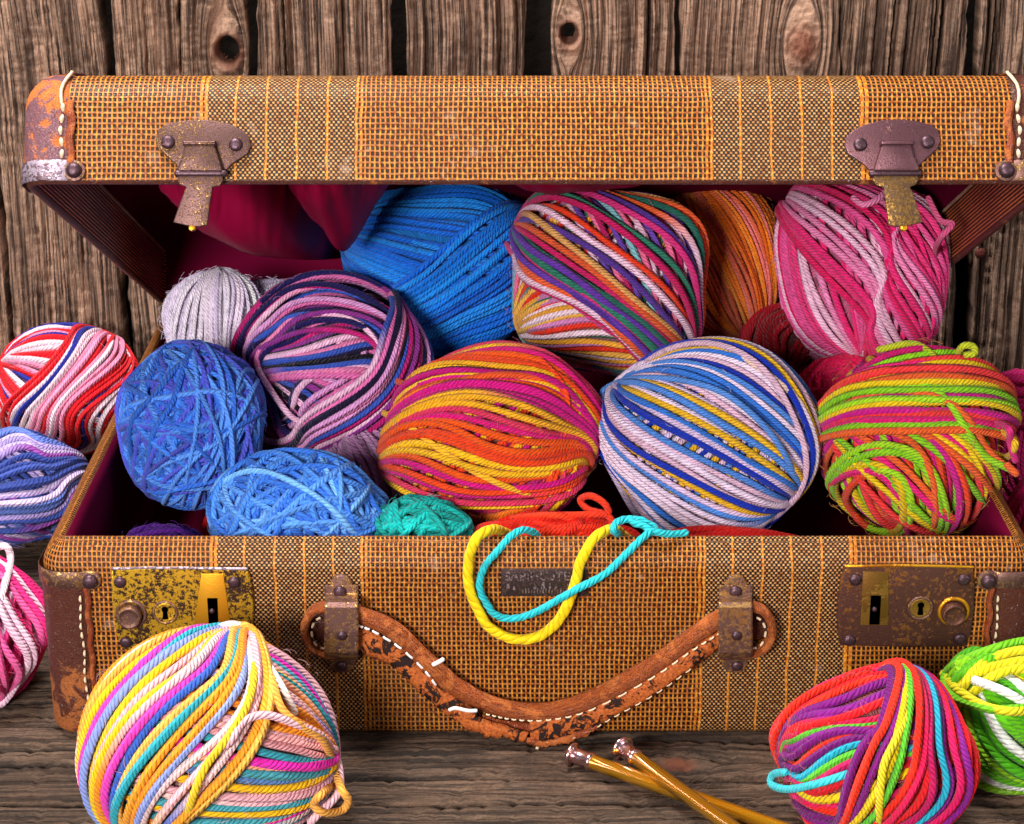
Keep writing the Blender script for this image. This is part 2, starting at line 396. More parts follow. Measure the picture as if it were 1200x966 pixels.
def plank_mesh(name, wfun0, wfun1, l0, l1, to_world, mat, parent, seed, knots=(), amp=.003, dx=.00065, dl=.0026, depth=.02, cracks=()):
    """across coordinate runs wfun0(l)..wfun1(l); relief is height out of the face"""
    ls = np.arange(l0, l1+dl, dl); wmid = (wfun1(ls[len(ls)//2])-wfun0(ls[len(ls)//2])); nx = max(8, int(wmid/dx))
    t = np.linspace(0, 1, nx)
    Lg, T = np.meshgrid(ls, t, indexing='ij')
    c0 = np.array([wfun0(l) for l in ls])[:, None]; c1 = np.array([wfun1(l) for l in ls])[:, None]
    ragged = (vnoise1(Lg, seed+5, 90)-.5)*.0016+(vnoise1(Lg, seed+6, 22)-.5)*.0022
    ragged2 = (vnoise1(Lg, seed+7, 90)-.5)*.0016+(vnoise1(Lg, seed+8, 22)-.5)*.0022
    c = (c0+ragged)*(1-T)+(c1+ragged2)*T
    g = c.copy(); knotm = np.zeros_like(c); kh = np.zeros_like(c)
    for kc, kl, r, hole in knots:
        dxk = c-kc; dlk = (Lg-kl)/1.25; d2 = dxk**2+dlk**2
        far = (c-kc)**2+((Lg-kl)/2.4)**2
        g = g-dxk*np.minimum(1, (r*1.25)**2/np.maximum(far, 1e-9))*.92
        d = np.sqrt(d2)
        knotm = np.maximum(knotm, np.clip(1.5-d/r*1.0, 0, 1))
        if hole: kh -= depth*.95*(1/(1+np.exp((d-r*.8)/(r*.05)))); kh += .0016*np.exp(-((d-r*1.15)/(r*.22))**2)
        else: kh += -.0012*np.exp(-((d-r*.95)/(r*.12))**2)+(vnoise2(c, Lg, seed+3, 600, 600)-.5)*.0016*(d < r)
    wander = (vnoise1(Lg, seed, 9)-.5)*.006+(vnoise1(Lg, seed+1, 30)-.5)*.0014
    gg = g+wander*.8
    r1 = vnoise1(gg, seed+10, 170); r2 = vnoise1(gg, seed+11, 560); r3 = vnoise2(gg, Lg, seed+12, 520, 26); r4 = vnoise2(gg, Lg, seed+13, 70, 14)
    ridge = np.clip(1.15-1.5*np.abs(2*r1-1)**1.5, 0, 1)
    h = amp*(.70*ridge**.8+.5*r2+.45*r3+.5*r4-1.0)
    gm_ = vnoise2(gg, Lg, seed+21, 60, 9); gm2 = vnoise2(gg, Lg, seed+22, 90, 16)
    h -= amp*.85*np.exp(-((vnoise1(gg, seed+19, 210)-.5)/.11)**2)*np.clip((gm_-.15)*2.2, 0, 1)
    h -= amp*.6*np.exp(-((vnoise1(gg, seed+20, 460)-.5)/.13)**2)*np.clip((gm2-.3)*2.2, 0, 1)
    crack = vnoise1(gg, seed+14, 60); cm = vnoise2(gg, Lg, seed+15, 45, 7)
    h -= amp*2.2*np.clip((.10-np.abs(crack-.5))/.10, 0, 1)**1.4*np.clip((cm-.48)*6, 0, 1)
    cross = vnoise2(c, Lg, seed+16, 170, 560)
    h -= amp*.36*np.clip((cross-.62)*4, 0, 1)
    for cc, wd, lo, hi in cracks:
        s = np.clip((Lg-lo)/.02, 0, 1)*np.clip((hi-Lg)/.02, 0, 1)
        h -= .012*s*np.exp(-((gg-cc)/wd)**4)
    ed = np.minimum(T, 1-T)*(c1-c0); h -= .003*np.exp(-ed/.0012)
    h += kh
    V = np.stack([c, Lg, h], -1)
    # side walls
    a = V[:, :1].copy(); a[..., 2] = -depth; b = V[:, -1:].copy(); b[..., 2] = -depth
    V = np.concatenate([a, V, b], 1); G = np.concatenate([gg[:, :1], gg, gg[:, -1:]], 1); KM = np.concatenate([knotm[:, :1], knotm, knotm[:, -1:]], 1)
    n, m = V.shape[:2]
    i = np.arange(n-1)[:, None]*m; j = np.arange(m-1)[None, :]
    q = np.stack([i+j, i+j+1, i+j+m+1, i+j+m], -1).reshape(-1, 4)
    W = to_world(V.reshape(-1, 3))
    hz = V[..., 2].ravel(); keep = ~((hz[q].max(1) < -depth*.80) & (np.abs((q % m)-m/2).max(1) < m/2-3)); q = q[keep]
    uv = np.stack([G.ravel()+seed*.37, V[..., 1].ravel()+seed*.11], -1)
    o = mobj(name, W, q, mat, parent, uv)
    at = o.data.attributes.new('knot', 'FLOAT', 'POINT'); at.data.foreach_set('value', KM.ravel().astype(np.float32))
    return o

# ------------------------------------------------------------------ plank wall
WY = .435
wall = empty('plank_wall', (0, WY, 0))
tagit(wall, 'weathered grey brown vertical plank wall with knots and open gaps behind the suitcase', 'wall')
def wpx(px, py):
    p = P(px, py, Y=WY); return p.x, p.z
def w_to(V): return np.stack([V[:, 0], WY-V[:, 2], V[:, 1]], -1)
# board edges as (x px at top y=0, x px at y=400), left then right edge
boards = [(-330, -300, -160, -130, []), (-156, -124, -22, 12, []), (-18, 17, 118, 146, []), (128, 153, 206, 214, []), (211, 219, 289, 296, [(265, 62, 15, True)]),
          (299, 302, 459, 460, []), (476, 474, 617, 606, []), (646, 642, 792, 790, [(667, 41, 11.5, True)]),
          (798, 797, 985, 982, [(940, 52, 16, False)]), (989, 986, 1134, 1118, []), (1152, 1140, 1270, 1262, []), (1276, 1268, 1400, 1380, []), (1406, 1388, 1560, 1540, [])]
zt = wpx(600, -60)[1]; z0 = -.002
for i, (a0, a1, b0, b1, kn) in enumerate(boards):
    xa0, za = wpx(a0, 0); xa1, zb = wpx(a1, 400); xb0, _ = wpx(b0, 0); xb1, _ = wpx(b1, 400)
    fa = lambda l, xa0=xa0, xa1=xa1: xa0+(xa1-xa0)*(l-za)/(zb-za)
    fb = lambda l, xb0=xb0, xb1=xb1: xb0+(xb1-xb0)*(l-za)/(zb-za)
    ks = []
    for kx, ky, kr, hole in kn:
        X, Z = wpx(kx, ky); ks.append((X, Z, kr*.00058, hole))
    cr = []
    if i ==5: cr = [(wpx(330, 50)[0], .0009, .0, .6)]
    if i ==3: cr = [(wpx(172, 50)[0], .0008, .1, .6)]
    if i ==9: cr = [(wpx(1097, 50)[0], .0013, .0, .42), (wpx(1045, 50)[0], .0007, .1, .6)]
    if i ==8: cr = [(wpx(936, 20)[0], .0008, .3, .6)]
    if i ==10: cr = [(wpx(1168, 50)[0], .0009, 0, .6)]
    plank_mesh('plank', fa, fb, z0, zt, w_to, WALLWOOD, wall, 100+i*20, ks, dl=.0015 if ks else .0026, amp=[.0045, .0045, .0064, .005, .0045, .0056, .0062, .0042, .0032, .006, .005, .0045, .0045][i], cracks=cr)
mobj('backing_board', [(-1.2, WY+.045, -.02), (1.2, WY+.045, -.02), (1.2, WY+.045, .8), (-1.2, WY+.045, .8)], [(0, 1, 2, 3)], BACKING, wall)
for nx_, ny_ in ((1149, 297),):
    X, Z = wpx(nx_, ny_)
    dome('nail', (X, Z), .0036, .0022, RUST, wall, y0=WY+.0015)

# ------------------------------------------------------------------ wooden surface
floor = empty('wooden_floor', (0, 0, 0)); tagit(floor, kind='structure')
def f_to(V): return np.stack([V[:, 1], V[:, 0], V[:, 2]-.0008], -1)[:, :]
rows = [(P(600, 1130, Z=0).y, P(600, 1012, Z=0).y), (P(600, 1009, Z=0).y, P(600, 942, Z=0).y), (P(600, 935, Z=0).y, P(600, 864, Z=0).y+.012),
        (.011+P(600, 864, Z=0).y+.003, .12), (.123, .235), (.238, .34), (.343, .475)]
for i, (y0, y1) in enumerate(rows):
    vis = i in (1, 2)
    kk = [(P(795, 893, Z=0).y, P(795, 893, Z=0).x, .006, False)] if i == 2 else []
    plank_mesh('floor_plank', lambda l, y0=y0: y0, lambda l, y1=y1: y1, -.62, .62, f_to, FLOORWOOD, floor, 700+i*20, kk, amp=.0034 if i < 4 else .003,
               dx=.0009 if i < 4 else .003, dl=.0028 if i < 4 else .006, depth=.015)
mobj('floor_backing', [(-3, -1.4, -.016), (3, -1.4, -.016), (3, .6, -.016), (-3, .6, -.016)], [(0, 1, 2, 3)], BACKING, floor)

# ------------------------------------------------------------------ suitcase
W, D, H, RC = .48, .375, .107, .0125
case = empty('suitcase', (0, 0, 0))
tagit(case, 'open vintage tweed suitcase with leather corners and a torn tan leather handle, full of yarn', 'suitcase')
def outline_fn(W, D, RC, y0=0.):
    hw = W/2; q = RC*math.pi/2
    segs = [hw-RC, q, D-2*RC, q, W-2*RC, q, D-2*RC, q, hw-RC]
    tot = sum(segs)
    def fn(s):
        s = s % tot
        if s < segs[0]: return (s, y0), (0, -1)
        s -= segs[0]
        if s < q: a = s/RC; return (hw-RC+RC*math.sin(a), y0+RC-RC*math.cos(a)), (math.sin(a), -math.cos(a))
        s -= q
        if s < segs[2]: return (hw, y0+RC+s), (1, 0)
        s -= segs[2]
        if s < q: a = s/RC; return (hw-RC+RC*math.cos(a), y0+D-RC+RC*math.sin(a)), (math.cos(a), math.sin(a))
        s -= q
        if s < segs[4]: return (hw-RC-s, y0+D), (0, 1)
        s -= segs[4]
        if s < q: a = s/RC; return (-hw+RC-RC*math.sin(a), y0+D-RC+RC*math.cos(a)), (-math.sin(a), math.cos(a))
        s -= q
        if s < segs[6]: return (-hw, y0+D-RC-s), (-1, 0)
        s -= segs[6]
        if s < q: a = s/RC; return (-hw+RC-RC*math.cos(a), y0+RC-RC*math.sin(a)), (-math.cos(a), -math.sin(a))
        s -= q
        return (-hw+RC+s, y0), (0, -1)
    return fn, tot, segs
LD = .383
ofn, OT, OS = outline_fn(W, D, RC); lfn, LT, LS = outline_fn(W, LD, RC, D-LD)
def svals(fn, tot, segs, s0, s1, step=.03, cs=.0025):
    """sample values dense on corners"""
    out = [s0]; s = s0
    marks = []; a = 0
    for i, g in enumerate(segs): marks.append((a, a+g, i)); a += g
    while s < s1-1e-6:
        m = s % tot; st = step
        for lo, hi, i in marks:
            if lo-1e-9 <= m < hi-1e-9:
                st = cs if i in (1, 3, 5, 7) else step
                st = min(st, hi-m)
        s = min(s+max(st, 1e-5), s1); out.append(s)
    return out
def sweep(name, fn, tot, segs, prof, s0, s1, mat, parent, off=0., xf=None, step=.03, jag=None, uvs=1., closed=False):
    if s0 == 0 and abs(s1-tot) < 1e-9:      # keep the pattern symmetric: run from the back seam round the front to the back seam
        s0, s1 = -tot/2, tot/2
    ss = svals(fn, tot, segs, s0, s1, step); V = []; UVs = []
    va = [0]
    for (a, b) in zip(prof, prof[1:]): va.append(va[-1]+math.hypot(b[0]-a[0], b[1]-a[1]))
    v0 = prof[0][1]
    for k, s in enumerate(ss):
        (x, y), (nx, ny) = fn(s)
        for j, (ins, z) in enumerate(prof):
            o = off-ins
            if off and (k == 0 or k == len(ss)-1): o = -ins-.0002
            p = Vector((x+nx*o, y+ny*o, z))
            V.append(xf(p) if xf else p); UVs.append(((s-tot if s0 > tot/2 else s), va[j]+v0))
    m = len(prof); n = len(ss)
    q = [(i*m+j, (i+1)*m+j, (i+1)*m+j+1, i*m+j+1) for i in range(n-1) for j in range(m-1)]
    return mobj(name, V, q, mat, parent, UVs)
def loop_fill(name, fn, tot, segs, ins, z, mat, parent, xf=None, flip=False):
    ss = svals(fn, tot, segs, 0, tot)[:-1]; V = []
    for s in ss:
        (x, y), (nx, ny) = fn(s); p = Vector((x-nx*ins, y-ny*ins, z)); V.append(xf(p) if xf else p)
    f = list(range(len(V)))
    uv = [(fn(s)[0][0], fn(s)[0][1]) for s in ss]
    return mobj(name, V, [f[::-1] if flip else f], mat, parent, uv, smooth=False)
# --- body
bprof = [(.009, .0), (.0035, .0006), (.001, .0028), (0, .0065)]+[(0, .0065+.0835*i/6) for i in range(1, 7)]+[(.0006, .0933), (.0022, .0970), (.0046, .1000), (.0072, .1020)]
body = sweep('case_body', ofn, OT, OS, bprof, 0, OT, TWEED, case)
loop_fill('case_bottom', ofn, OT, OS, .009, .0004, LEATHER, case, flip=True)
sweep('case_rim', ofn, OT, OS, [(.0070, .1016), (.0072, .1028), (.0084, .1037), (.0100, .1037), (.0112, .1028), (.0114, .1000)], 0, OT, TWEED, case)
sweep('case_lining', ofn, OT, OS, [(.0113, .1020), (.0118, .1022), (.0120, .090), (.0122, .05), (.0124, .006)], 0, OT, LINING, case, step=.02)
loop_fill('case_lining_floor', ofn, OT, OS, .0123, .0062, LINING, case)
def arc(r, z0, n=7):  # top rounding of the lid: from (0,z0) to (r, z0+r)
    return [(r-r*math.cos(math.pi/2*i/n), z0+r*math.sin(math.pi/2*i/n)) for i in range(n+1)]
LA = math.radians(26.15); HY, HZ = D, .1043
def TL(p):
    dy = p[1]-HY; dz = p[2]
    return Vector((p[0], HY+dy*math.cos(LA)+dz*math.sin(LA), HZ-dy*math.sin(LA)+dz*math.cos(LA)))
LH = .0543; LR = .019
lprof = [(0, .0008)]+[(0, (LH-LR)*i/4) for i in range(1, 4)]+arc(LR, LH-LR)
sweep('lid_shell', lfn, LT, LS, lprof, 0, LT, TWEED, case, xf=TL)
# lid top: continue the weave by a strip grid in the flat middle
loop_fill('lid_top', lfn, LT, LS, LR, LH, TWEED, case, xf=TL)
sweep('lid_rim', lfn, LT, LS, [(.0, .0008), (.0006, -.0006), (.0018, -.0010), (.0030, -.0004), (.0034, .002)], 0, LT, LEATHER, case, xf=TL)
s_a = LS[0]+LS[1]; s_b = s_a+LS[2]+LS[3]
sweep('lid_inner_band', lfn, LT, LS, [(.0034, .001), (.0034, .012), (.0034, .022), (.0034, .031)], 0, s_a+LS[2]+.5*LS[3], RIB, case, xf=TL, step=.01)
sweep('lid_inner_band', lfn, LT, LS, [(.0034, .001), (.0034, .012), (.0034, .022), (.0034, .031)], LT-(s_a+LS[2]+.5*LS[3]), LT, RIB, case, xf=TL, step=.01)
sweep('lid_lining_back', lfn, LT, LS, [(.0036, .001), (.0036, .012), (.0036, .0316)], s_a+LS[2]+.4*LS[3], LT-(s_a+LS[2]+.4*LS[3]), LINING, case, xf=TL, step=.02)
sweep('lid_lining', lfn, LT, LS, [(.0036, .0312), (.0037, .034), (.0040, .040), (.0060, .047), (.0120, .0500)], 0, LT, LINING, case, xf=TL, step=.02)
loop_fill('lid_lining_top', lfn, LT, LS, .0120, .0500, LINING, case, xf=TL, flip=True)
for sg in (1, -1):    # cord between ribbed band and lining
    pts = []
    for s in np.linspace(.02, s_a+LS[2]-.002, 70):
        (x, y), (nx, ny) = lfn(s); pts.append(TL(Vector((sg*(x-nx*.0048), y-ny*.0048, .0315))))
    tube_obj('lining_cord', pts, .0011, CORD, case, 7, th=.0022, ply=(3, .3, 1.))
# --- leather corners
def corner_set(fn, tot, segs, prof, sgn, xf, mat, front, side, yoff, stitch_x, zlo, zhi):
    s0 = segs[0]-(segs[0]-front) if False else front
    s1 = segs[0]+segs[1]+side
    a, b = (s0, s1) if sgn > 0 else (tot-s1, tot-s0)
    return sweep('leather_corner', fn, tot, segs, prof, a, b, mat, case, off=.0013, xf=xf, step=.004)
for sgn in (1, -1):
    corner_set(ofn, OT, OS, bprof[:-4], sgn, None, LEATHER, .2185, .012, 0, 0, 0, 0)
    corner_set(lfn, LT, LS, lprof+[(LR+.008, LH+.0002)], sgn, TL, LEATHERW if sgn < 0 else LEATHER, .2185, .015, 0, 0, 0, 0)
    # rear corners too
    for fn, tot, segs, prof, xf in ((ofn, OT, OS, bprof[:-4], None), (lfn, LT, LS, lprof, TL)):
        c0 = segs[0]+segs[1]+segs[2]-.012; c1 = c0+.012+segs[3]+.015
        a, b = (c0, c1) if sgn > 0 else (tot-c1, tot-c0)
        sweep('leather_corner', fn, tot, segs, prof, a, b, LEATHER, case, off=.0013, xf=xf, step=.004)
    # red edge welt next to the leather
    def welt(xw, z0, z1, xf, y0, nm='leather_welt'):
        pts = [Vector((sgn*(xw+.0006*math.sin(z*400)), y0-.0012, z)) for z in np.linspace(z0, z1, 24)]
        if xf: pts = [xf(p) for p in pts]
        return pts
    tube_obj('leather_welt', welt(.2172, .004, .0808, None, 0), .0014, EDGEL, case, 8, flat=1.5)
    tube_obj('leather_welt', welt(.2172, .009, LH-LR+.002, TL, D-LD), .0014, EDGEL, case, 8, flat=1.5)
    # brackets
    for fn, tot, segs, z0, z1, xf, y0, m in ((ofn, OT, OS, .0818, .0896, None, 0., BRONZE), (lfn, LT, LS, .0005, .0095, TL, D-LD, SILVER if sgn < 0 else BRONZE)):
        a, b = (.2165, segs[0]+segs[1]+.018) if sgn > 0 else (tot-(segs[0]+segs[1]+.018), tot-.2165)
        br = sweep('corner_bracket', fn, tot, segs, [(0.0004, z0-.0004), (0, z0), (0, (z0+z1)/2), (0, z1), (.0004, z1+.0004)], a, b, m, case, off=.0024, xf=xf, step=.004)
        zc = (z0+z1)/2-.0002
        plate('bracket_ear', [(sgn*.2150+.0052*math.cos(t), zc+.0050*math.sin(t)) for t in np.linspace(0, 2*math.pi, 18)[:-1]], .0022, .0005, m if m is BRONZE else BRONZE, br, y0, xf)
        dome('rivet', (sgn*.2150, zc), .0037, .0036, RIVET, br, xf, y0-.0020)
    # stitching
    def stitches(x0fn, z0, z1, xf, y0, n, mat=CREAM, r=.00062):
        bmv = []; bmf = []
        for i in range(n):
            za = z0+(z1-z0)*i/n; zb = za+(z1-z0)/n*.66
            pts = [Vector((x0fn(z), y0-.0016-.0010*math.sin(math.pi*(z-za)/(zb-za)), z)) for z in np.linspace(za, zb, 5)]
            if xf: pts = [xf(p) for p in pts]
            V, q, uv, L = tube([tuple(p) for p in pts], [r*.6, r, r*1.15, r, r*.6], 6)
            bmf += [tuple(k+len(bmv) for k in f) for f in q]; bmv += [tuple(v) for v in V]
        return bmv, bmf
    v, f = stitches(lambda z: sgn*(.2208+.0004*math.sin(z*230)), .006, .079, None, 0., 15)
    o = mobj('stitching', v, f, CREAM, case); tagit(o, kind='stuff')
    v, f = stitches(lambda z: sgn*(.2212+.0005*math.sin(z*330)), .011, LH-LR+.003, TL, D-LD, 5, r=.0009)
    o = mobj('stitching', v, f, CREAM, case); tagit(o, kind='stuff')
    pts = []
    for i, (ins, z) in enumerate(arc(LR, LH-LR, 9)):
        pts.append(TL(Vector((sgn*(.2212+.0010*math.sin(i*.8)-.0014*(i/9)), D-LD+ins-.0022, z+.0012))))
    tube_obj('frayed_thread', pts[:-2], .0009, CREAM, case, 7, ply=(3, .3, 1.), th=.0022)

# --- front face hardware: front plane y = 0
def fx(px, py, y=0.):
    p = P(px, py, Y=y); return (p.x, p.z)
def lock(side):
    L = side < 0
    if L: oc = [(132, 664), (168, 663), (215, 663), (262, 664), (290, 664), (294, 674), (297, 692), (298, 712), (296, 735), (291, 757), (282, 762), (215, 762), (150, 759), (143, 756), (136, 735), (132, 700)]
    else: oc = [(1139, 662), (1105, 661), (1050, 660), (1010, 661), (990, 661), (985, 676), (981, 700), (980, 720), (981, 740), (984, 754), (1060, 755), (1130, 755), (1136, 740), (1140, 715), (1141, 685)]
    pl = plate('lock_plate', [fx(*p) for p in oc], .0030, .0009, BRASSPATCH if L else DARKPLATE, case)
    sharp(pl, 60)
    ya = -.0030
    rv = [(142, 679), (275, 679), (149, 749)] if L else [(1128, 676), (1001, 676), (994, 747), (1123, 745)]
    if L: rv.append((284, 750))
    for r_ in rv: dome('rivet', fx(*r_), .0030, .0020, RIVET, pl, None, ya)
    # push button with collar
    bc = (155, 716) if L else (1116, 713)
    X, Z = fx(*bc)
    tube_obj('button_collar', [(X+.0068*math.cos(t), ya-.0003, Z+.0068*math.sin(t)) for t in np.linspace(0, 2*math.pi, 29)], .0010, BRONZE if L else GOLDBARE, pl, 8, capr=False)
    dome('push_button', (X-.0004, Z-.0004), .0058, .0052, BRONZE if L else DARKPLATE, pl, None, ya, flat_top=True)
    # keyhole
    kc = (195, 714) if L else (1077, 709)
    X, Z = fx(*kc)
    dome('keyhole_disc', (X, Z), .0052, .0009, BRASSPATCH if L else OLIVEBARE, pl, None, ya, flat_top=True)
    tube_obj('keyhole_ring', [(X+.0056*math.cos(t), ya-.0006, Z+.0056*math.sin(t)) for t in np.linspace(0, 2*math.pi, 29)], .0007, BRONZE, pl, 8, capr=False)
    kh = [(X+.0016*math.cos(t), Z+.0018+.0016*math.sin(t)) for t in np.linspace(-.9, math.pi+.9, 12)]+[(X-.0014, Z-.0034), (X+.0014, Z-.0034)]
    plate('keyhole', kh, .0003, 0, BLACK, pl, ya-.0010)
    # bare brass strip with hasp slot
    if L: st = [(237, 669), (263, 669), (272, 733), (240, 738), (228, 733)]
    else: st = [(1010, 666), (1040, 667), (1040, 729), (1007, 729)]
    plate('bare_strip', [fx(*p) for p in st], .0006, .0002, GOLDBARE if L else OLIVEBARE, pl, ya)
    sl = [(244, 697), (256, 697), (257, 729), (246, 729)] if L else [(1019, 694), (1031, 694), (1029, 728), (1017, 728)]
    q = [fx(*p) for p in sl]
    plate('hasp_slot', q, .0003, 0, BLACK, pl, ya-.0006)
    cx = sum(p[0] for p in q)/4; cz = sum(p[1] for p in q)/4
    dome('slot_catch', (cx-.0004, cz+.0006), .0013, .0016, RIVET, pl, None, ya-.0007)
    tube_obj('plate_lip', [Vector((fx(*oc[i])[0], -.0026, fx(*oc[i])[1])) for i in ((0, 1, 2, 3, 4) if L else (0, 1, 2, 3, 4))], .0007, SILVER if L else GOLDBARE, pl, 7)
lock(-1); lock(1)

# handle mounts
def mount(cx, m):
    # tab behind, bridge in front
    tab = [(cx+m*x, y) for x, y in ((-14, 690), (-13, 681), (-8, 674), (0, 672), (8, 674), (13, 681), (14, 690), (15, 700), (18, 772), (15, 781), (9, 786), (2, 787), (-6, 786), (-12, 781), (-15, 772))]
    tb = plate('handle_mount', [fx(*p) for p in tab], .0020, .0005, BRONZE, case)
    # bridge: bent strip
    rows = [(686, .0024), (697, .0030), (703, .0080), (707, .0148), (712, .0166), (740, .0170), (764, .0166), (769, .0148), (772, .0060)]
    V = []; hw = .0078
    for py, d in rows:
        x, z = fx(cx, py, -d)
        for k, xx in enumerate((-hw, -hw+.0006, hw-.0006, hw)):
            V.append((x+xx, -d+(.0006 if k in (0, 3) else 0), z))
    n = len(rows); q = [(i*4+j, i*4+j+1, (i+1)*4+j+1, (i+1)*4+j) for i in range(n-1) for j in range(3)]
    b = mobj('bridge', V, q, BRONZE, tb, smooth=False)
    so = b.modifiers.new('thickness', 'SOLIDIFY'); so.thickness = .0013; so.offset = 0
    bv = b.modifiers.new('soft_edge', 'BEVEL'); bv.width = .0004; bv.segments = 2; bv.limit_method = 'ANGLE'
    dome('rivet', fx(cx-1, 690), .0031, .0026, RIVET, tb, None, -.0030)
    dome('rivet', fx(cx+1, 744, -.0170), .0024, .0018, RIVET, tb, None, -.0176)
    dome('rivet', fx(cx+1, 778), .0027, .0018, RIVET, tb, None, -.0020)
mount(400, 1); mount(862, -1)

# handle
hy = -.0082
top = [(396, 712), (424, 722), (460, 738), (497, 772), (536, 806), (586, 829), (640, 834), (692, 819), (760, 783), (812, 746), (845, 724), (872, 716)]
hp = catmull([tuple(P(x, y, Y=hy)) for x, y in top], 12)
ends_ = np.clip(np.minimum(np.arange(len(hp)), np.arange(len(hp))[::-1])/16., 0, 1)
hsub = np.array([0, 1., 0])
roll = tube_obj('handle', hp, .0034+.0010*ends_+.0004*vnoise1(np.arange(len(hp))*1., 3, .3), HANDLEL, case, 14, flat=.92, up=(0, 0, 1.))
roll['label'] = 'torn tan leather carrying handle'
# lower flange: layered strip under the roll with a ragged edge
def strip(name, pa, pb, y_off, thick, mat, parent, rag=.0010, seed=1, nrow=5):
    A = catmull([tuple(P(x, y, Y=hy+y_off)) for x, y in pa], 14); B = catmull([tuple(P(x, y, Y=hy+y_off)) for x, y in pb], 14)
    n = min(len(A), len(B)); V = []; 
    for i in range(n):
        j = (vnoise1(np.array([i*1.]), seed, .9)[0]-.5)*2*rag+(vnoise1(np.array([i*1.]), seed+1, .25)[0]-.5)*2*rag
        for k in range(nrow):
            t = k/(nrow-1); p = A[i]*(1-t)+B[i]*t
            p = p+np.array([0, (vnoise1(np.array([i*1.+k*50]), seed+2, .3)[0]-.5)*.0012-.0010*math.sin(t*math.pi), j*t])
            V.append(p)
    q = [(i*nrow+k, (i+1)*nrow+k, (i+1)*nrow+k+1, i*nrow+k+1) for i in range(n-1) for k in range(nrow-1)]
    o = mobj(name, V, q, mat, parent)
    so = o.modifiers.new('thickness', 'SOLIDIFY'); so.thickness = thick; so.offset = 0
    return o
ga = [(410, 722), (424, 734), (460, 752), (497, 785), (528, 812), (560, 833)]
gb = [(408, 757), (424, 764), (463, 781), (495, 811), (522, 833), (552, 848)]
strip('handle_flange', ga, gb, .0, .0032, HANDLEF, roll, .0007, 11)
ga = [(532, 828), (560, 840), (590, 850), (620, 858)]; gb = [(531, 842), (556, 856), (588, 862), (614, 867)]
strip('handle_flange', ga, gb, -.0010, .0030, HANDLEF, roll, .0012, 12)
ga = [(620, 840), (660, 838), (692, 829), (760, 795), (812, 759), (846, 738), (858, 732)]; gb = [(622, 873), (657, 865), (692, 852), (760, 815), (810, 779), (843, 757), (858, 747)]
strip('handle_flange', ga, gb, -.0006, .0032, HANDLEF, roll, .0007, 13)
ga = [(565, 838), (600, 846), (640, 848), (680, 842)]; gb = [(566, 850), (600, 856), (640, 860), (670, 856)]
strip('handle_flange', ga, gb, .0030, .0024, EDGEL, roll, .0010, 14)
strip('torn_edge', [(618, 864), (640, 868), (664, 862), (700, 850)], [(617, 870), (640, 875), (664, 870), (700, 855)], -.002, .0016, EDGEL, roll, .0010, 15)
# loops at the handle ends
for cx, m in ((400, -1), (862, 1)):
    lp = [(cx, 713), (cx+m*18, 711), (cx+m*33, 716), (cx+m*42, 731), (cx+m*41, 747), (cx+m*31, 760), (cx+m*14, 765), (cx, 763)]
    pth = catmull([tuple(P(x, y, Y=-.0075)) for x, y in lp], 8)
    c = P(cx+m*14, 738, Y=-.0088)
    lo = tube_obj('handle_loop', pth, .0052, HANDLEL, roll, 12, flat=.42, up=(0, 1., 0))
    sp = catmull([tuple(P(x, y, Y=-.0060)) for x, y in [(cx+m*12, 716), (cx+m*28, 722), (cx+m*34, 736), (cx+m*28, 752), (cx+m*12, 757)]], 6)
    V = []; Fc = []
    for i in range(0, len(sp)-2, 4):
        v, f, _, _ = tube(sp[i:i+3]+np.array([0, -.0042, 0]), .0006, 6); Fc += [tuple(k+len(V) for k in ff) for ff in f]; V += [tuple(x) for x in v]
    o = mobj('stitching', V, Fc, CREAM, roll); tagit(o, kind='stuff')
    # leather lining disc inside the loop
    dome('loop_filling', fx(cx+m*22, 738, -.004), .0072, .004, LEATHER, roll, None, -.0010)
# stitches on the handle
def hstitch(ptl, n, mat, r=.0006, yoff=-.0062, fill=.62):
    c = catmull([tuple(P(x, y, Y=hy+yoff)) for x, y in ptl], 24)
    idx = np.linspace(0, len(c)-1, n*10+1).astype(int); V = []; Fc = []
    for i in range(n):
        seg = c[idx[i*10]:idx[i*10+int(10*fill)]+1]
        if len(seg) < 3: continue
        seg = seg[::max(1, len(seg)//4)].copy(); seg[1:-1, 1] -= .0005
        v, f, _, _ = tube(seg, r, 6); Fc += [tuple(k+len(V) for k in ff) for ff in f]; V += [tuple(x) for x in v]
    o = mobj('stitching', V, Fc, mat, roll); tagit(o, kind='stuff')
hstitch([(420, 733), (440, 741), (470, 760), (497, 785), (514, 807)], 9, WHITETH, .0006, -.0044)
hstitch([(570, 837), (600, 843), (640, 844), (690, 833), (760, 797), (812, 762), (850, 738)], 24, CREAM, .00042, -.0046, .55)
hstitch([(640, 870), (680, 862), (720, 840), (770, 812), (815, 780)], 16, CREAM, .00034, -.0026, .5)
tube_obj('thread_end', catmull([tuple(P(x, y, Y=-.019)) for x, y in [(527, 832), (534, 830), (548, 833), (558, 833)]], 5), .0009, WHITETH, roll, 8)
tube_obj('thread_end', catmull([tuple(P(x, y, Y=-.012)) for x, y in [(508, 779), (514, 776), (519, 773)]], 4), .0011, WHITETH, roll, 8)
tube_obj('thread_end', catmull([tuple(P(x, y, Y=-.010)) for x, y in [(624, 886), (629, 878), (634, 871), (650, 868)]], 4), .0008, CREAM, roll, 8)
tube_obj('thread_end', catmull([tuple(P(x, y, Y=-.004)) for x, y in [(498, 768), (512, 779), (526, 788)]], 5), .0007, EDGEL, roll, 8)

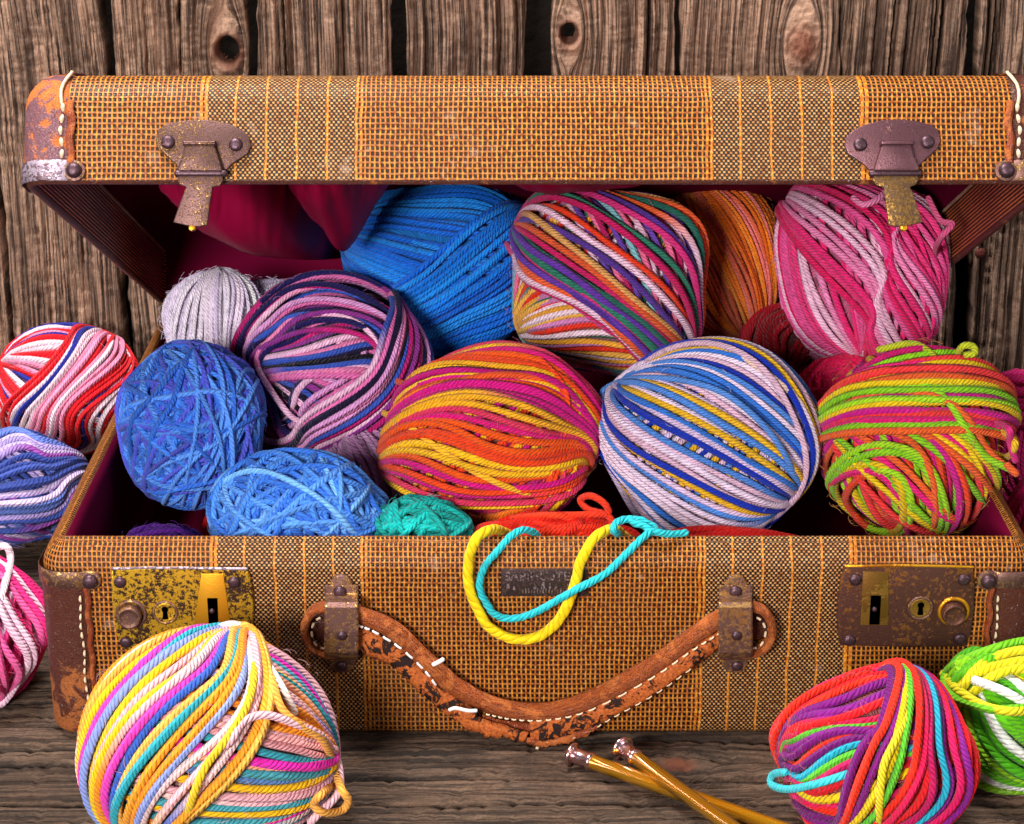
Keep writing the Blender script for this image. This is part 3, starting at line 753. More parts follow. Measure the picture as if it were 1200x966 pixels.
# name plate
np_o = plate('name_plate', [fx(*p) for p in ((587, 666), (689, 666), (689, 698), (587, 698))], .0010, .0003, mat_metal('worn_name_plate', lin((66, 48, 46)), lin((104, 80, 74)), .55, (.35, .5), .6, 600), case)
def text(body, px, py, size, mat, parent, y0, depth=.0004, xs=1.):
    cu = bpy.data.curves.new('lettering', 'FONT'); cu.body = body; cu.size = size; cu.extrude = depth; cu.offset = .00012
    o = bpy.data.objects.new('lettering', cu); COL.objects.link(o)
    bpy.context.view_layer.update()
    me = bpy.data.meshes.new_from_object(o.evaluated_get(bpy.context.evaluated_depsgraph_get()))
    bpy.data.objects.remove(o)
    X, Z = fx(px, py, y0)
    co = np.array([v.co[:] for v in me.vertices])
    new = np.stack([co[:, 0]*xs+X, y0-co[:, 2], co[:, 1]+Z], -1)
    me.vertices.foreach_set('co', new.astype(np.float32).ravel()); me.update()
    me.materials.clear(); me.materials.append(mat)
    ob = bpy.data.objects.new('lettering', me); COL.objects.link(ob); ob.parent = parent
    return ob
LET = mat_metal('worn_letter_metal', lin((146, 124, 126)), lin((70, 50, 48)), .51, (.4, .5), .5, 700)
text('SABIHLUTE', 591, 680, .0062, LET, np_o, -.0012, xs=1.02)
for i in range(22):
    px = 612+i*3.4
    if px > 675: break
    plate('relief_tick', [fx(px, 694), fx(px+1.6, 694), fx(px+1.6, 690-(i*7 % 3)), fx(px, 690-(i*5 % 3))], .0014, 0, LET if i % 3 else BRONZE, np_o)
for i, (a, b, c_, d) in enumerate(((593, 683, 598, 689), (601, 682, 604, 690), (625, 682, 629, 689), (634, 681, 639, 689), (643, 682, 646, 690), (649, 684, 653, 688), (657, 682, 659, 690), (664, 683, 667, 689))):
    plate('relief_mark', [fx(a, d), fx(c_, d), fx(c_-1, b), fx(a+1, b)], .0014, 0, LET, np_o)

# --- lid latches
def lx(px, py):
    """photo pixel -> local lid coordinates on the front plane of the lid"""
    d = FW + Vector((1, 0, 0))*((px-600)/F) + UP*((483-py)/F)
    n = Vector((0, math.cos(LA), -math.sin(LA))); p0 = TL((0, D-LD, 0))
    t = (p0-CAM).dot(n)/d.dot(n); p = CAM+d*t
    dz = (p-p0).dot(Vector((0, math.sin(LA), math.cos(LA)))); return (p.x, dz)
def latch(cx, m, mat, tmat):
    y0 = D-LD
    sh = [(-55, 158), (-53, 153), (-44, 147), (-28, 143), (-8, 141), (12, 142), (32, 147), (46, 154), (54, 162), (56, 172), (52, 181), (42, 188), (33, 194), (28, 200), (-28, 200), (-32, 194), (-42, 185), (-52, 176), (-56, 167)]
    pl = plate('lid_latch', [lx(cx+m*x, y) for x, y in sh], .0022, .0006, mat, case, y0, TL)
    for rx_, ry_ in ((-41, 168), (38, 171)): dome('rivet', lx(cx+m*rx_, ry_), .0032, .0022, RIVET, pl, TL, y0-.0020)
    # stepped housing
    hs = [(-20, 170), (14, 170), (16, 178), (22, 196), (24, 204), (-27, 204), (-29, 200), (-22, 184)]
    plate('latch_housing', [lx(cx+m*x, y) for x, y in hs], .0050, .0012, mat, pl, y0-.0018, TL)
    plate('latch_step', [lx(cx+m*x, y) for x, y in ((-22, 169), (16, 169), (16, 174), (-22, 174))], .0058, .0008, mat, pl, y0-.0018, TL)
    X0, Z0 = lx(cx-m*30, 206); X1, _ = lx(cx+m*26, 206)
    tube_obj('hinge_pin', [TL(Vector((x, y0-.0046, Z0))) for x in np.linspace(X0, X1, 6)], .0016, RIVET, pl, 10)
    tg = [(-28, 208), (24, 208), (24, 215), (20, 220), (12, 222), (9, 240), (6, 266), (-4, 268), (-17, 267), (-34, 263), (-26, 240), (-19, 222), (-26, 219), (-29, 214)]
    o = plate('latch_tongue', [lx(cx+m*x, y) for x, y in tg], .0018, .0005, tmat, pl, y0-.0036, TL)
    plate('tongue_hook', [lx(cx+m*x, y) for x, y in ((-16, 266), (-8, 266), (-8, 271), (-13, 273), (-16, 271))], .0030, .0004, GOLDBARE, pl, y0-.0022, TL)
LATCHM = mat_metal('rosy_bronze', lin((98, 70, 66)), lin((156, 116, 72)), .53, (.32, .46), .8, 800)
latch(239, 1, LATCHM, LATCHM); latch(1045, -1, mat_metal('purple_bronze', lin((116, 78, 84)), lin((150, 104, 88)), .6, (.3, .4), .75), mat_metal('olive_bronze', lin((104, 78, 56)), lin((150, 112, 56)), .5, (.35, .5), .8, 700))

# --- draped lining in the lid
def swag(name, edge, top, Y, seed, bulge=.016):
    E = catmull([tuple(P(x, y, Y=yy)) for x, y, yy in edge], 10); n = len(E)
    T = catmull([tuple(P(x, y, Y=yy)) for x, y, yy in top], 10)
    T = T[np.linspace(0, len(T)-1, n).astype(int)]; m = 40; V = []
    for i in range(n):
        s = i/(n-1)
        for k in range(m):
            t = k/(m-1); p = T[i]*(1-t)+E[i]*t
            b = bulge*math.sin(min(1, t*1.02)*math.pi)**.8*(.45+.55*math.sin(s*math.pi))
            fold = .0036*math.sin((s*1.6+t*.8+seed)*math.pi*2)*(1-.5*t)+.0016*math.sin((s*4.1-t*1.4+seed)*math.pi*2)
            V.append((p[0], p[1]-b+fold, p[2]-.25*b))
    q = [(i*m+k, (i+1)*m+k, (i+1)*m+k+1, i*m+k+1) for i in range(n-1) for k in range(m-1)]
    o = mobj(name, V, q, DRAPE, case); so = o.modifiers.new('thickness', 'SOLIDIFY'); so.thickness = .0012
    return o
swag('lining_drape', [(195, 222, .16), (228, 262, .165), (262, 282, .18), (310, 298, .20), (356, 304, .235), (408, 302, .345), (450, 285, .36)], [(190, 195, .12), (250, 195, .12), (310, 190, .13), (400, 190, .30), (470, 190, .35)], .18, .3)
swag('lining_drape', [(342, 214, .15), (355, 240, .16), (378, 268, .18), (402, 292, .22), (425, 262, .24), (452, 205, .25)], [(335, 190, .12), (380, 188, .12), (430, 186, .14), (480, 185, .17)], .18, .9, .012)
swag('lining_drape', [(600, 215, .15), (640, 224, .16), (700, 222, .18), (760, 212, .2)], [(590, 190, .12), (650, 188, .12), (710, 186, .14), (770, 185, .17)], .18, .5, .006)

# ------------------------------------------------------------------ yarn balls
C255 = lambda *a: [lin(c) for c in a]
BALLS = {}
def yarn_ball(key, name, label, px, py, Y=None, Z=None, rx=100, ry=100, rz=None, th=.0034, pal=(), bundles=(), group=None,
              mat=None, nfib=60, box=(2., 0.), taper=0., warp=.07, pale=False, run=(1, 3), core=None, change=.25, loose=0., seed=None, sides=7, cat='yarn ball', vary=.06):
    rg = np.random.default_rng(seed if seed is not None else (hash(key) % 1000 if False else sum(ord(c)*(i+1) for i, c in enumerate(key))))
    c = P(px, py, Y=Y, Z=Z); cv = np.array(c)
    zc = (c-CAM).dot(FW); k = zc/F
    R = np.array([rx*k, ry*k, (rz or (rx+ry)/2)*k])
    hmax = max([b.get('h', 0) for b in bundles]+[0])
    Rb = R-th*(.5+hmax*.8+.35)
    ez = np.array((CAM-c).normalized()); ex = np.cross(np.array(UP), ez); ex /= np.linalg.norm(ex); ey = np.cross(ez, ex)
    M = np.stack([ex, ey, ez], 1)
    root = empty(name, (c.x, c.y, c.z-float(R[1])))
    tagit(root, label, cat, group)
    mat = mat or YARN
    # lumps
    lf = [(rg.normal(size=3)*1.6, rg.random()*6.28, rg.uniform(.008, .026)) for _ in range(6)]
    wf = [(rg.normal(size=3)*1.3, rg.normal(size=3), rg.random()*6.28) for _ in range(3)]
    cb, sb_ = math.cos(math.radians(box[1])), math.sin(math.radians(box[1]))
    def bend(X):
        Y_ = X.copy()
        for f, v, ph in wf: Y_ = Y_+warp*np.sin(X@f*1.6+ph)[:, None]*v[None]
        return Y_/np.linalg.norm(Y_, axis=1, keepdims=True)
    def lump(X):
        xa = np.abs(X[:, 0]*cb+X[:, 1]*sb_); ya = np.abs(-X[:, 0]*sb_+X[:, 1]*cb); e = box[0]
        s = (xa**e+ya**e+np.abs(X[:, 2])**e)**(-1/e)
        if e > 2: s *= 1-.035*(e-2)
        for f, ph, a in lf: s += a*np.sin(X@f*1.5+ph)
        return s
    # core
    nu, nv = 28, 16; V = []
    for i in range(nv+1):
        for j in range(nu):
            a = math.pi*i/nv; b = 2*math.pi*j/nu; V.append((math.sin(a)*math.cos(b), math.sin(a)*math.sin(b), math.cos(a)))
    V = np.array(V); Q = [(i*nu+j, i*nu+(j+1) % nu, (i+1)*nu+(j+1) % nu, (i+1)*nu+j) for i in range(nv) for j in range(nu)]
    cc = core or tuple(np.mean(np.array(pal), 0)*.7)  # mean strand colour darkened, painting shade into the gaps between strands
    S0 = lump(V)[:, None]
    hmin = min([b.get('h', 0) for b in bundles]+[0])
    co = mobj('core', (V*(Rb+(hmin-.55)*th)*S0)@M.T+cv, Q, mat, root, uv=np.stack([np.arctan2(V[:, 1], V[:, 0])*R[0]/th, V[:, 2]*2.5], -1))
    at = co.data.color_attributes.new('col', 'FLOAT_COLOR', 'POINT'); at.data.foreach_set('color', np.tile(np.array([*cc, 1], np.float32), (len(V), 1)).ravel())
    Rm = float((R[0]+R[1])/2)
    count = 0
    for bi, b in enumerate(bundles):
        P_ = [lin(cx_) for cx_ in b['pal']] if 'pal' in b else list(pal)
        a0, a1 = [math.radians(v) for v in b.get('a', (-90, 90))]; d0, d1 = b.get('d', (-.06, .06))
        kind = b.get('kind', 'lune'); dens = b.get('dens', .97); h = b.get('h', 0.)
        if kind == 'rand': n = b['n']
        elif kind == 'ring': n = max(3, int(abs(math.acos(b['d'][0])-math.acos(b['d'][1]))*Rm/th*dens))
        elif kind == 'swirl': n = b.get('n', int(2*math.pi*Rm*b.get('rho', .3)*1.6/th))
        else: n = max(2, int((abs(a1-a0)+abs(d1-d0))*Rm/th*dens))
        ci = 0; left = 0; bag = []
        g = math.radians(b.get('g', 0)); pz = math.sin(math.radians(b.get('pz', 0)))
        pole = np.array([math.cos(g), math.sin(g), 0])*math.sqrt(1-pz*pz)+np.array([0, 0, pz])
        fr = np.array([0, 0, 1.])-pole*pole[2]; fr /= np.linalg.norm(fr)+1e-9
        qd = np.cross(pole, fr)
        order = rg.random(n)
        gaps = b.get('gaps', 0.)
        for i in range(n):
            s = (i+.5)/n; u = np.linspace(0, 2*math.pi, nfib, endpoint=False)
            if left <= 0:
                seqm = b.get('seq', None)
                if not bag:
                    bag = list(rg.permutation(len(P_)))
                    if len(bag) > 2 and bag[-1] == ci: bag = bag[::-1]
                ci = int(bag.pop())
                left = int(rg.integers(run[0], run[1]+1))
            left -= 1
            skip = rg.random() < gaps
            if kind == 'rand':
                nn = rg.normal(size=3); nn /= np.linalg.norm(nn); d = rg.uniform(-.35, .35)*b.get('spread', 1.)
                e1 = np.cross(nn, rg.normal(size=3)); e1 /= np.linalg.norm(e1); e2 = np.cross(nn, e1)
                sp = 1.; da = 0
            elif kind == 'ring':
                ax = np.array(b['axis'], float); ax /= np.linalg.norm(ax)
                nn = ax+rg.normal(size=3)*b.get('tilt', .05); nn /= np.linalg.norm(nn)
                d = math.cos(math.acos(d0)+(math.acos(d1)-math.acos(d0))*(s+rg.uniform(-.3, .3)/n))
                e1 = np.cross(nn, [.3, 1, .2]); e1 /= np.linalg.norm(e1); e2 = np.cross(nn, e1)
            elif kind == 'swirl':
                ax = np.array(b['axis'], float); ax /= np.linalg.norm(ax)
                t0 = np.cross(ax, [0.2, 1, 0.1]); t0 /= np.linalg.norm(t0); t1 = np.cross(ax, t0)
                A = b.get('turn', (0, 360)); an = math.radians(A[0]+(A[1]-A[0])*(s+rg.uniform(-.3, .3)/n))
                nn = math.cos(an)*t0+math.sin(an)*t1
                nn = nn+ax*b.get('lean', 0.); nn /= np.linalg.norm(nn)
                d = b.get('rho', .3)*(1+rg.uniform(-.12, .12)); e1 = ax-nn*np.dot(ax, nn); e1 /= np.linalg.norm(e1); e2 = np.cross(nn, e1)
            else:
                al = a0+(a1-a0)*(s+rg.uniform(-.3, .3)/n*(1+loose*3)); d = d0+(d1-d0)*((s+rg.uniform(-.5, .5)/n) if not b.get('dr') else rg.random())
                front = math.cos(al)*fr+math.sin(al)*qd
                nn = np.cross(pole, front); nn = nn*1.; e1 = pole; e2 = front
            if skip: continue
            sq = math.sqrt(max(0, 1-d*d))
            wob = (rg.normal()*.5*np.sin(u*2+rg.random()*6.28)+rg.normal()*.35*np.sin(u*3+rg.random()*6.28)+rg.normal()*.2*np.sin(u*5+rg.random()*6.28))*th/Rm*(.45+loose)
            X = nn[None]*(d+wob)[:, None]+sq*(np.cos(u)[:, None]*e1[None]+np.sin(u)[:, None]*e2[None])
            X /= np.linalg.norm(X, axis=1, keepdims=True)
            hh = h+order[i]*b.get('jit', .55)+.16*np.sin(u*2+rg.random()*6.28)+.1*np.sin(u*4+rg.random()*6)
            if kind == 'lune':
                sp = np.sqrt((abs(a1-a0)*np.sin(u))**2+(abs(d1-d0)+.12)**2)/(abs(a1-a0)+abs(d1-d0)+1e-6)
                hh = hh+rg.random()*np.minimum(1.7, np.maximum(0, .5/np.maximum(sp, .05)-.6))*.55
            elif kind == 'rand': hh = h+rg.random()*1.1+.3*np.sin(u*2+rg.random()*6)
            # rotate start to the back of the ball
            st = int(np.argmin(X[:, 2])); X = np.roll(X, -st, 0); hh = np.roll(hh, -st)
            X = bend(X)
            Pn = X*(Rb+hh[:, None]*th)*lump(X)[:, None]
            Pn[:, 0] *= 1+taper*X[:, 1]
            nor = X/Rb; nor /= np.linalg.norm(nor, axis=1, keepdims=True)
            W_ = Pn@M.T+cv; U_ = nor@M.T
            r = th*.52*b.get('fat', 1.)*(1+.05*rg.normal()+.06*np.sin(u*7+rg.random()*6)*rg.random()+.05*np.sin(u*11+rg.random()*6))
            V, q, uv, L = tube(W_, r, sides, closed=True, up=U_, th=th, flat=rg.uniform(1., 1.14))
            uv = uv*np.array([rg.uniform(.86, 1.16), 1.])+np.array([rg.random()*9, 0])
            # colour: mostly one per turn, sometimes drifting into the next one
            A0 = np.array(P_[ci])*(1+vary*rg.normal()); n1 = len(V)//(sides+1)
            colr = np.tile(A0, (n1, 1))
            if rg.random() < change and len(P_) > 1:
                B0 = np.array(P_[(ci+1+int(rg.integers(len(P_)-1))) % len(P_)]); cp = rg.uniform(.25, .75); tt = np.clip((np.arange(n1)/n1-cp)/.07+.5, 0, 1)[:, None]
                colr = colr*(1-tt)+B0*tt
            colr = np.clip(np.repeat(colr, sides+1, 0), 0, .95)
            if not pale: colr = colr**1.16*np.array([.97, .93, .97])
            o = mobj('strand', V, q, mat, root, uv)
            at = o.data.color_attributes.new('col', 'FLOAT_COLOR', 'POINT')
            at.data.foreach_set('color', np.concatenate([colr, np.ones((len(V), 1))], 1).astype(np.float32).ravel())
            count += 1
    # stray fibres standing off the surface
    nf = 260 if mat is WOOL else 150
    dv = rg.normal(size=(nf, 3)); dv[:, 2] = np.abs(dv[:, 2])*.8-.1; dv /= np.linalg.norm(dv, axis=1, keepdims=True)
    tg = np.cross(dv, rg.normal(size=(nf, 3))); tg /= np.linalg.norm(tg, axis=1, keepdims=True)
    FV = []; FQ = []
    for i in range(nf):
        ln = rg.uniform(.003, .010 if mat is WOOL else .006); lift = rg.uniform(.3, 1.)*(.0035 if mat is WOOL else .0016)
        t5 = np.linspace(0, 1, 5)[:, None]; base = dv[i]*(Rb+(hmax+.3)*th)
        pth = base+tg[i]*ln*t5+dv[i]/np.linalg.norm(dv[i])*lift*np.sin(t5*rg.uniform(1.5, 3.))+np.cross(dv[i], tg[i])*rg.normal()*.0012*t5**2
        v_, q_, _, _ = tube((pth*lump(dv[i:i+1]))@M.T+cv, .00011, 3); FQ.append(q_+sum(len(x) for x in FV)); FV.append(v_)
    FV = np.vstack(FV); fo = mobj('fuzz', FV, np.vstack(FQ), mat, root, uv=FV[:, :2]*0); fo['kind'] = 'stuff'
    at = fo.data.color_attributes.new('col', 'FLOAT_COLOR', 'POINT'); at.data.foreach_set('color', np.tile(np.array([*np.clip(np.mean(np.array(pal), 0)*.8, 0, .9), 1], np.float32), (len(FV), 1)).ravel())
    BALLS[key] = dict(root=root, c=cv, R=R, M=M, th=th, k=k)
    return root
def on_ball(key, px, py, lift=1.):
    """point on the outer surface of a ball seen at a photo pixel (falls back to silhouette)"""
    b = BALLS[key]; d = FW + Vector((1, 0, 0))*((px-600)/F) + UP*((483-py)/F); d = np.array(d.normalized())
    o = (np.array(CAM)-b['c'])@b['M']/b['R']; dd = d@b['M']/b['R']
    A = dd@dd; B = 2*o@dd; Cc = o@o-1; disc = B*B-4*A*Cc
    t = (-B-math.sqrt(disc))/(2*A) if disc > 0 else -B/(2*A)
    p = np.array(CAM)+d*t
    return p-d*b['th']*.6*lift
def loose_strand(key, pts, color, r=None, name='loose_strand'):
    b = BALLS[key]; q = []
    for i_, p in enumerate(pts):
        if len(p) == 3: q.append(tuple(P(p[0], p[1], Y=p[2])))
        else: q.append(tuple(on_ball(key, *p, lift=-2.2 if i_ in (0, len(pts)-1) else .7)))
    path = catmull(q, 10)
    return tube_obj(name, path, r or b['th']*.52, YARN, b['root'], 8, color=lin(color), th=b['th'])

IN = 'yarn balls packed in the suitcase'; OUT = 'yarn balls lying around the suitcase'
# ---- inside, from the back
pw = C255((246, 228, 255), (240, 220, 254), (250, 236, 255))
yarn_ball('white', 'yarn_ball', 'white fluffy yarn ball at the back left corner inside the case', 254, 380, Y=.262, rx=60, ry=62, pale=True, box=(2.5, 10.), th=.0024, pal=pw, mat=WOOL,
          bundles=[dict(g=80, a=(-90, 90), h=0)], group=IN, change=0)
yarn_ball('lavwhite', 'yarn_ball', 'smooth pale lavender yarn ball between the white ball and the pink and black one', 322, 376, Y=.285, rx=60, ry=52, pale=True, th=.0020, pal=C255((226, 208, 238), (216, 198, 230)), mat=WOOL,
          bundles=[dict(g=75, a=(-90, 90), h=0)], group=IN, change=0)
yarn_ball('brightblue', 'yarn_ball', 'plain bright azure blue yarn ball at the back of the case', 518, 311, Y=.285, rx=117, ry=104, box=(2.4, 20.), th=.0036, pal=C255((20, 136, 234), (36, 154, 244), (14, 118, 222)),
          bundles=[dict(g=-24, a=(-90, 90), h=0), dict(g=28, a=(-6, 88), h=1., d=(-.12, .12))], group=IN, change=0)
yarn_ball('orange', 'yarn_ball', 'fine orange and dusty pink yarn ball under the lid, behind the rainbow striped one', 842, 302, Y=.31, rx=76, ry=94, box=(2.3, 0.), th=.0024,
          pal=C255((240, 124, 30), (248, 146, 40), (226, 116, 80), (244, 156, 60), (238, 138, 130)), bundles=[dict(g=-58, a=(-90, 90), h=0, dens=1.05)], group=IN, mat=WOOL)
yarn_ball('pink', 'yarn_ball', 'pink and white shaded yarn ball under the right latch', 1010, 324, Y=.25, rx=104, ry=113, box=(2.5, 0.), taper=.13, th=.0034,
          pal=C255((242, 50, 134), (246, 150, 196), (242, 100, 166), (250, 200, 222), (230, 30, 112), (238, 70, 140)),
          bundles=[dict(g=-84, a=(-90, 90), h=0, d=(-.15, .15)), dict(g=-52, a=(-46, 8), h=1.1, d=(-.2, .2)), dict(g=-75, a=(-78, -50), h=1., d=(-.1, .1))], group=IN, change=.35)
multi = C255((240, 72, 28), (118, 66, 180), (52, 132, 108), (214, 26, 112), (242, 186, 112), (242, 206, 224), (46, 120, 104), (226, 60, 140), (240, 110, 60), (100, 60, 160))
yarn_ball('rainbow', 'yarn_ball', 'yarn ball striped red, purple, green and peach in the top middle of the case', 712, 332, Y=.232, rx=117, ry=110, box=(3.3, -12.), warp=.19, th=.0035, pal=multi,
          bundles=[dict(g=16, a=(-90, 90), h=0, d=(-.15, .15), pal=[(244, 222, 232), (238, 176, 60), (232, 60, 30), (50, 120, 90), (238, 214, 226), (210, 140, 190), (240, 190, 90)]), dict(g=-62, a=(-80, -18), h=1., d=(-.1, .1), pal=[(236, 196, 216), (196, 30, 110), (140, 200, 206), (120, 80, 180), (236, 120, 160)]),
                   dict(g=-36, a=(-56, 12), h=2., d=(-.30, .16))], group=IN, run=(1, 1), change=.15)
loose_strand('rainbow', [(594, 286), (604, 300), (640, 330), (680, 362), (722, 392), (765, 404)], (214, 60, 132))
# dark red filler balls
yarn_ball('darkred', 'yarn_ball', 'dark red yarn ball half hidden behind the white and blue striped ball', 925, 398, Y=.27, rx=58, ry=44, th=.0036, pal=C255((150, 12, 34), (168, 14, 40)), bundles=[dict(g=70), ], group=IN, change=0)
yarn_ball('magentared', 'yarn_ball', 'fuzzy crimson pink yarn ball left of the lime striped one', 988, 466, Y=.20, rx=54, ry=46, th=.0030, pal=C255((244, 36, 110), (228, 26, 96)), mat=WOOL, bundles=[dict(kind='rand', n=60), dict(g=80)], group=IN, change=0)
# middle
yarn_ball('woolblue', 'yarn_ball', 'round cornflower blue wool ball at the left inside the case', 224, 497, Y=.142, rx=83, ry=96, th=.0027, mat=WOOL, pal=C255((76, 140, 232), (98, 158, 240), (60, 120, 216), (92, 104, 214)),
          bundles=[dict(kind='rand', n=60, h=-.3), dict(g=60, a=(-90, 90), h=.3), dict(g=118, a=(-70, 30), h=1.3, gaps=.25, d=(-.2, .2)), dict(g=20, a=(-30, 60), h=1.8, gaps=.3, d=(-.2, .2)), dict(kind='rand', n=100, h=2.2)], group=IN, change=0, loose=.15, vary=.1)
bp = C255((26, 12, 62), (240, 146, 192), (20, 10, 34), (232, 170, 222), (206, 34, 132), (150, 60, 150), (246, 200, 226), (66, 100, 196), (36, 24, 96), (236, 128, 190))
yarn_ball('blackpink', 'yarn_ball', 'yarn ball striped pink, black and navy with an open swirl at its middle', 391, 432, Y=.205, rx=119, ry=107, warp=.10, th=.0033, pal=bp,
          bundles=[dict(g=-8, a=(-90, 90), h=-1.6, d=(-.15, .15)), dict(g=60, a=(-10, 40), h=-.9, d=(-.2, .2), gaps=.5), dict(g=3, a=(-34, 4), h=-.3, d=(-.15, .15)),
                   dict(kind='ring', axis=(-.30, -.12, .93), d=(.10, .80), h=.6, tilt=.07, jit=1.1),
                   dict(g=57, a=(10, 88), h=2.0, d=(-.04, .12))], group=IN, run=(1, 1), change=.35)
yarn_ball('lilac', 'yarn_ball', 'pale mauve yarn ball in the gap behind the small blue wool ball', 437, 560, Y=.165, rx=62, ry=66, th=.0030, pal=C255((206, 164, 200), (196, 150, 190)), mat=WOOL, bundles=[dict(g=-70)], group=IN, change=0)
yarn_ball('orangemag', 'yarn_ball', 'orange, yellow and magenta striped yarn ball in the middle of the case', 577, 512, Y=.112, rx=125, ry=103, box=(2.3, -10.), taper=.0, warp=.09, th=.0034,
          pal=C255((246, 104, 22), (250, 200, 36), (214, 18, 140), (240, 84, 30), (220, 24, 130), (246, 132, 28), (232, 70, 110), (206, 16, 134), (250, 190, 40)),
          bundles=[dict(g=32, a=(-90, 90), h=0, d=(-.25, .25)), dict(g=76, a=(48, 84), h=.9, d=(-.1, .1)), dict(g=-22, a=(-74, 36), h=1.2, d=(-.2, .24))], group=IN, run=(1, 2), change=.2)
loose_strand('orangemag', [(466, 447), (482, 452), (520, 450), (575, 440), (620, 442), (660, 456), (672, 474)], (232, 84, 34))
loose_strand('orangemag', [(450, 484), (480, 500), (520, 530), (570, 560), (620, 578), (665, 574), (696, 545)], (246, 184, 40))
bw = C255((236, 220, 236), (20, 62, 190), (62, 134, 222), (240, 222, 240), (246, 198, 44), (226, 204, 232), (90, 150, 226), (232, 196, 214))
yarn_ball('bluewhite', 'yarn_ball', 'white yarn ball striped royal blue, sky blue and yellow, right of the orange one', 832, 515, Y=.112, rx=127, ry=114, box=(2.35, 40.), th=.0031, pal=bw,
          bundles=[dict(g=45, a=(-90, 90), h=-.1, d=(-.2, .2)), dict(g=-34, a=(-88, 90), h=1., d=(-.05, .05), gaps=.06), dict(g=-60, a=(-84, -52), h=1.9, d=(-.02, .06))], group=IN, run=(1, 1), change=.12)
loose_strand('bluewhite', [(703, 480), (704, 462), (720, 450), (750, 443), (800, 446), (850, 462), (896, 500), (926, 545), (934, 582)], (84, 140, 222))
loose_strand('bluewhite', [(845, 398), (870, 418), (905, 442), (940, 476), (955, 520)], (236, 200, 180))
lime = C255((236, 84, 44), (150, 216, 36), (226, 36, 128), (234, 206, 24), (238, 112, 50), (214, 34, 150), (170, 222, 40), (240, 70, 70))
yarn_ball('lime', 'yarn_ball', 'lime, coral and hot pink striped yarn ball with loose loops in the case', 1073, 518, Y=.105, rx=114, ry=118, warp=.11, box=(2.3, 0.), th=.0035, pal=lime,
          bundles=[dict(g=-64, a=(-90, 90), h=0, d=(-.1, .1)), dict(kind='ring', axis=(-.33, -.72, .60), d=(.42, .95), h=1., tilt=.07, jit=1.2), dict(g=152, a=(-30, 10), h=1.6, d=(-.2, .1), gaps=.3), dict(g=14, a=(-52, -22), h=1.9, d=(-.32, -.1), jit=.9), dict(g=2, a=(-34, 10), h=2.4, d=(-.36, -.05), jit=.9)], group=IN, run=(1, 1), change=.25)
loose_strand('lime', [(972, 492), (985, 468), (1010, 452), (1050, 448), (1085, 452), (1110, 470), (1130, 500), (1155, 535), (1188, 552, .05)], (150, 212, 34))
loose_strand('lime', [(965, 520), (985, 480), (1020, 464), (1060, 458), (1105, 468), (1135, 492), (1160, 530), (1190, 555, .05), (1180, 545, .05)], (236, 100, 44))
loose_strand('lime', [(1052, 449), (1048, 434), (1056, 426), (1068, 430), (1080, 450), (1100, 456)], (150, 206, 34))
loose_strand('lime', [(1030, 410), (1070, 403), (1095, 418), (1108, 440), (1118, 458), (1128, 448), (1122, 420), (1128, 406, .09), (1140, 406, .09), (1142, 414, .09), (1132, 416, .09)], (196, 204, 34))
loose_strand('lime', [(1150, 508), (1172, 506), (1188, 516, .05), (1188, 528, .05), (1178, 536), (1160, 530)], (240, 190, 30))
loose_strand('lime', [(1145, 500), (1165, 496), (1182, 502, .05), (1184, 520, .05), (1190, 540, .05)], (214, 40, 120))
# low front row
yarn_ball('redback', 'yarn_ball', 'red yarn ball showing behind the left side of the small blue wool ball', 302, 626, Y=.13, rx=66, ry=58, th=.0040, pal=C255((214, 14, 20), (196, 10, 16)), bundles=[dict(g=60)], group=IN, change=0)
yarn_ball('redmid', 'yarn_ball', 'red yarn ball peeking out above the teal one', 445, 622, Y=.11, rx=58, ry=42, th=.0036, pal=C255((196, 18, 26), (176, 12, 20)), bundles=[dict(g=10)], group=IN, change=0)
yarn_ball('smallblue', 'yarn_ball', 'small sky blue wool ball at the front left behind the case edge', 355, 612, Y=.058, rx=99, ry=80, th=.0029, mat=WOOL, pal=C255((84, 152, 234), (124, 184, 246), (64, 128, 220), (100, 164, 238)),
          bundles=[dict(kind='rand', n=50, h=-.3), dict(g=-10, h=.2), dict(g=66, a=(-70, 0), h=1.2, d=(-.2, .2)), dict(g=112, a=(20, 80), h=1.4, d=(-.2, .2)), dict(kind='rand', n=60, h=2.)], group=IN, change=0, loose=.15, vary=.1)
yarn_ball('teal', 'yarn_ball', 'teal yarn ball showing just above the front edge of the case', 492, 626, Y=.05, rx=56, ry=44, th=.0030, mat=WOOL, pal=C255((16, 200, 190), (28, 214, 204), (10, 170, 160)),
          bundles=[dict(g=-24, h=0), dict(kind='rand', n=30, h=.6)], group=IN, change=0, loose=.3)
yarn_ball('red', 'yarn_ball', 'bright red orange yarn ball low at the front, behind the yellow and turquoise strands', 645, 640, Y=.055, rx=100, ry=40, th=.0034, pal=C255((238, 48, 14), (226, 36, 10), (246, 64, 20)), bundles=[dict(kind='rand', n=50), dict(g=14, a=(-80, 40), h=.6, gaps=.2)], group=IN, change=0, loose=.5)
loose_strand('red', [(590, 612, .05), (640, 605, .045), (690, 603, .04), (712, 602, .04), (708, 590, .04), (692, 581, .045), (680, 586, .05), (690, 597, .045), (712, 604, .04), (722, 622, .04)], (234, 52, 18))
loose_strand('red', [(560, 622, .06), (600, 608, .05), (650, 604, .04), (680, 612, .045), (700, 625, .05)], (240, 60, 20))
yarn_ball('redright', 'yarn_ball', 'scarlet yarn ball under the white and blue striped ball at the case edge', 838, 642, Y=.055, rx=95, ry=25, th=.0034, pal=C255((226, 30, 10), (206, 22, 8)), bundles=[dict(g=8)], group=IN, change=0)
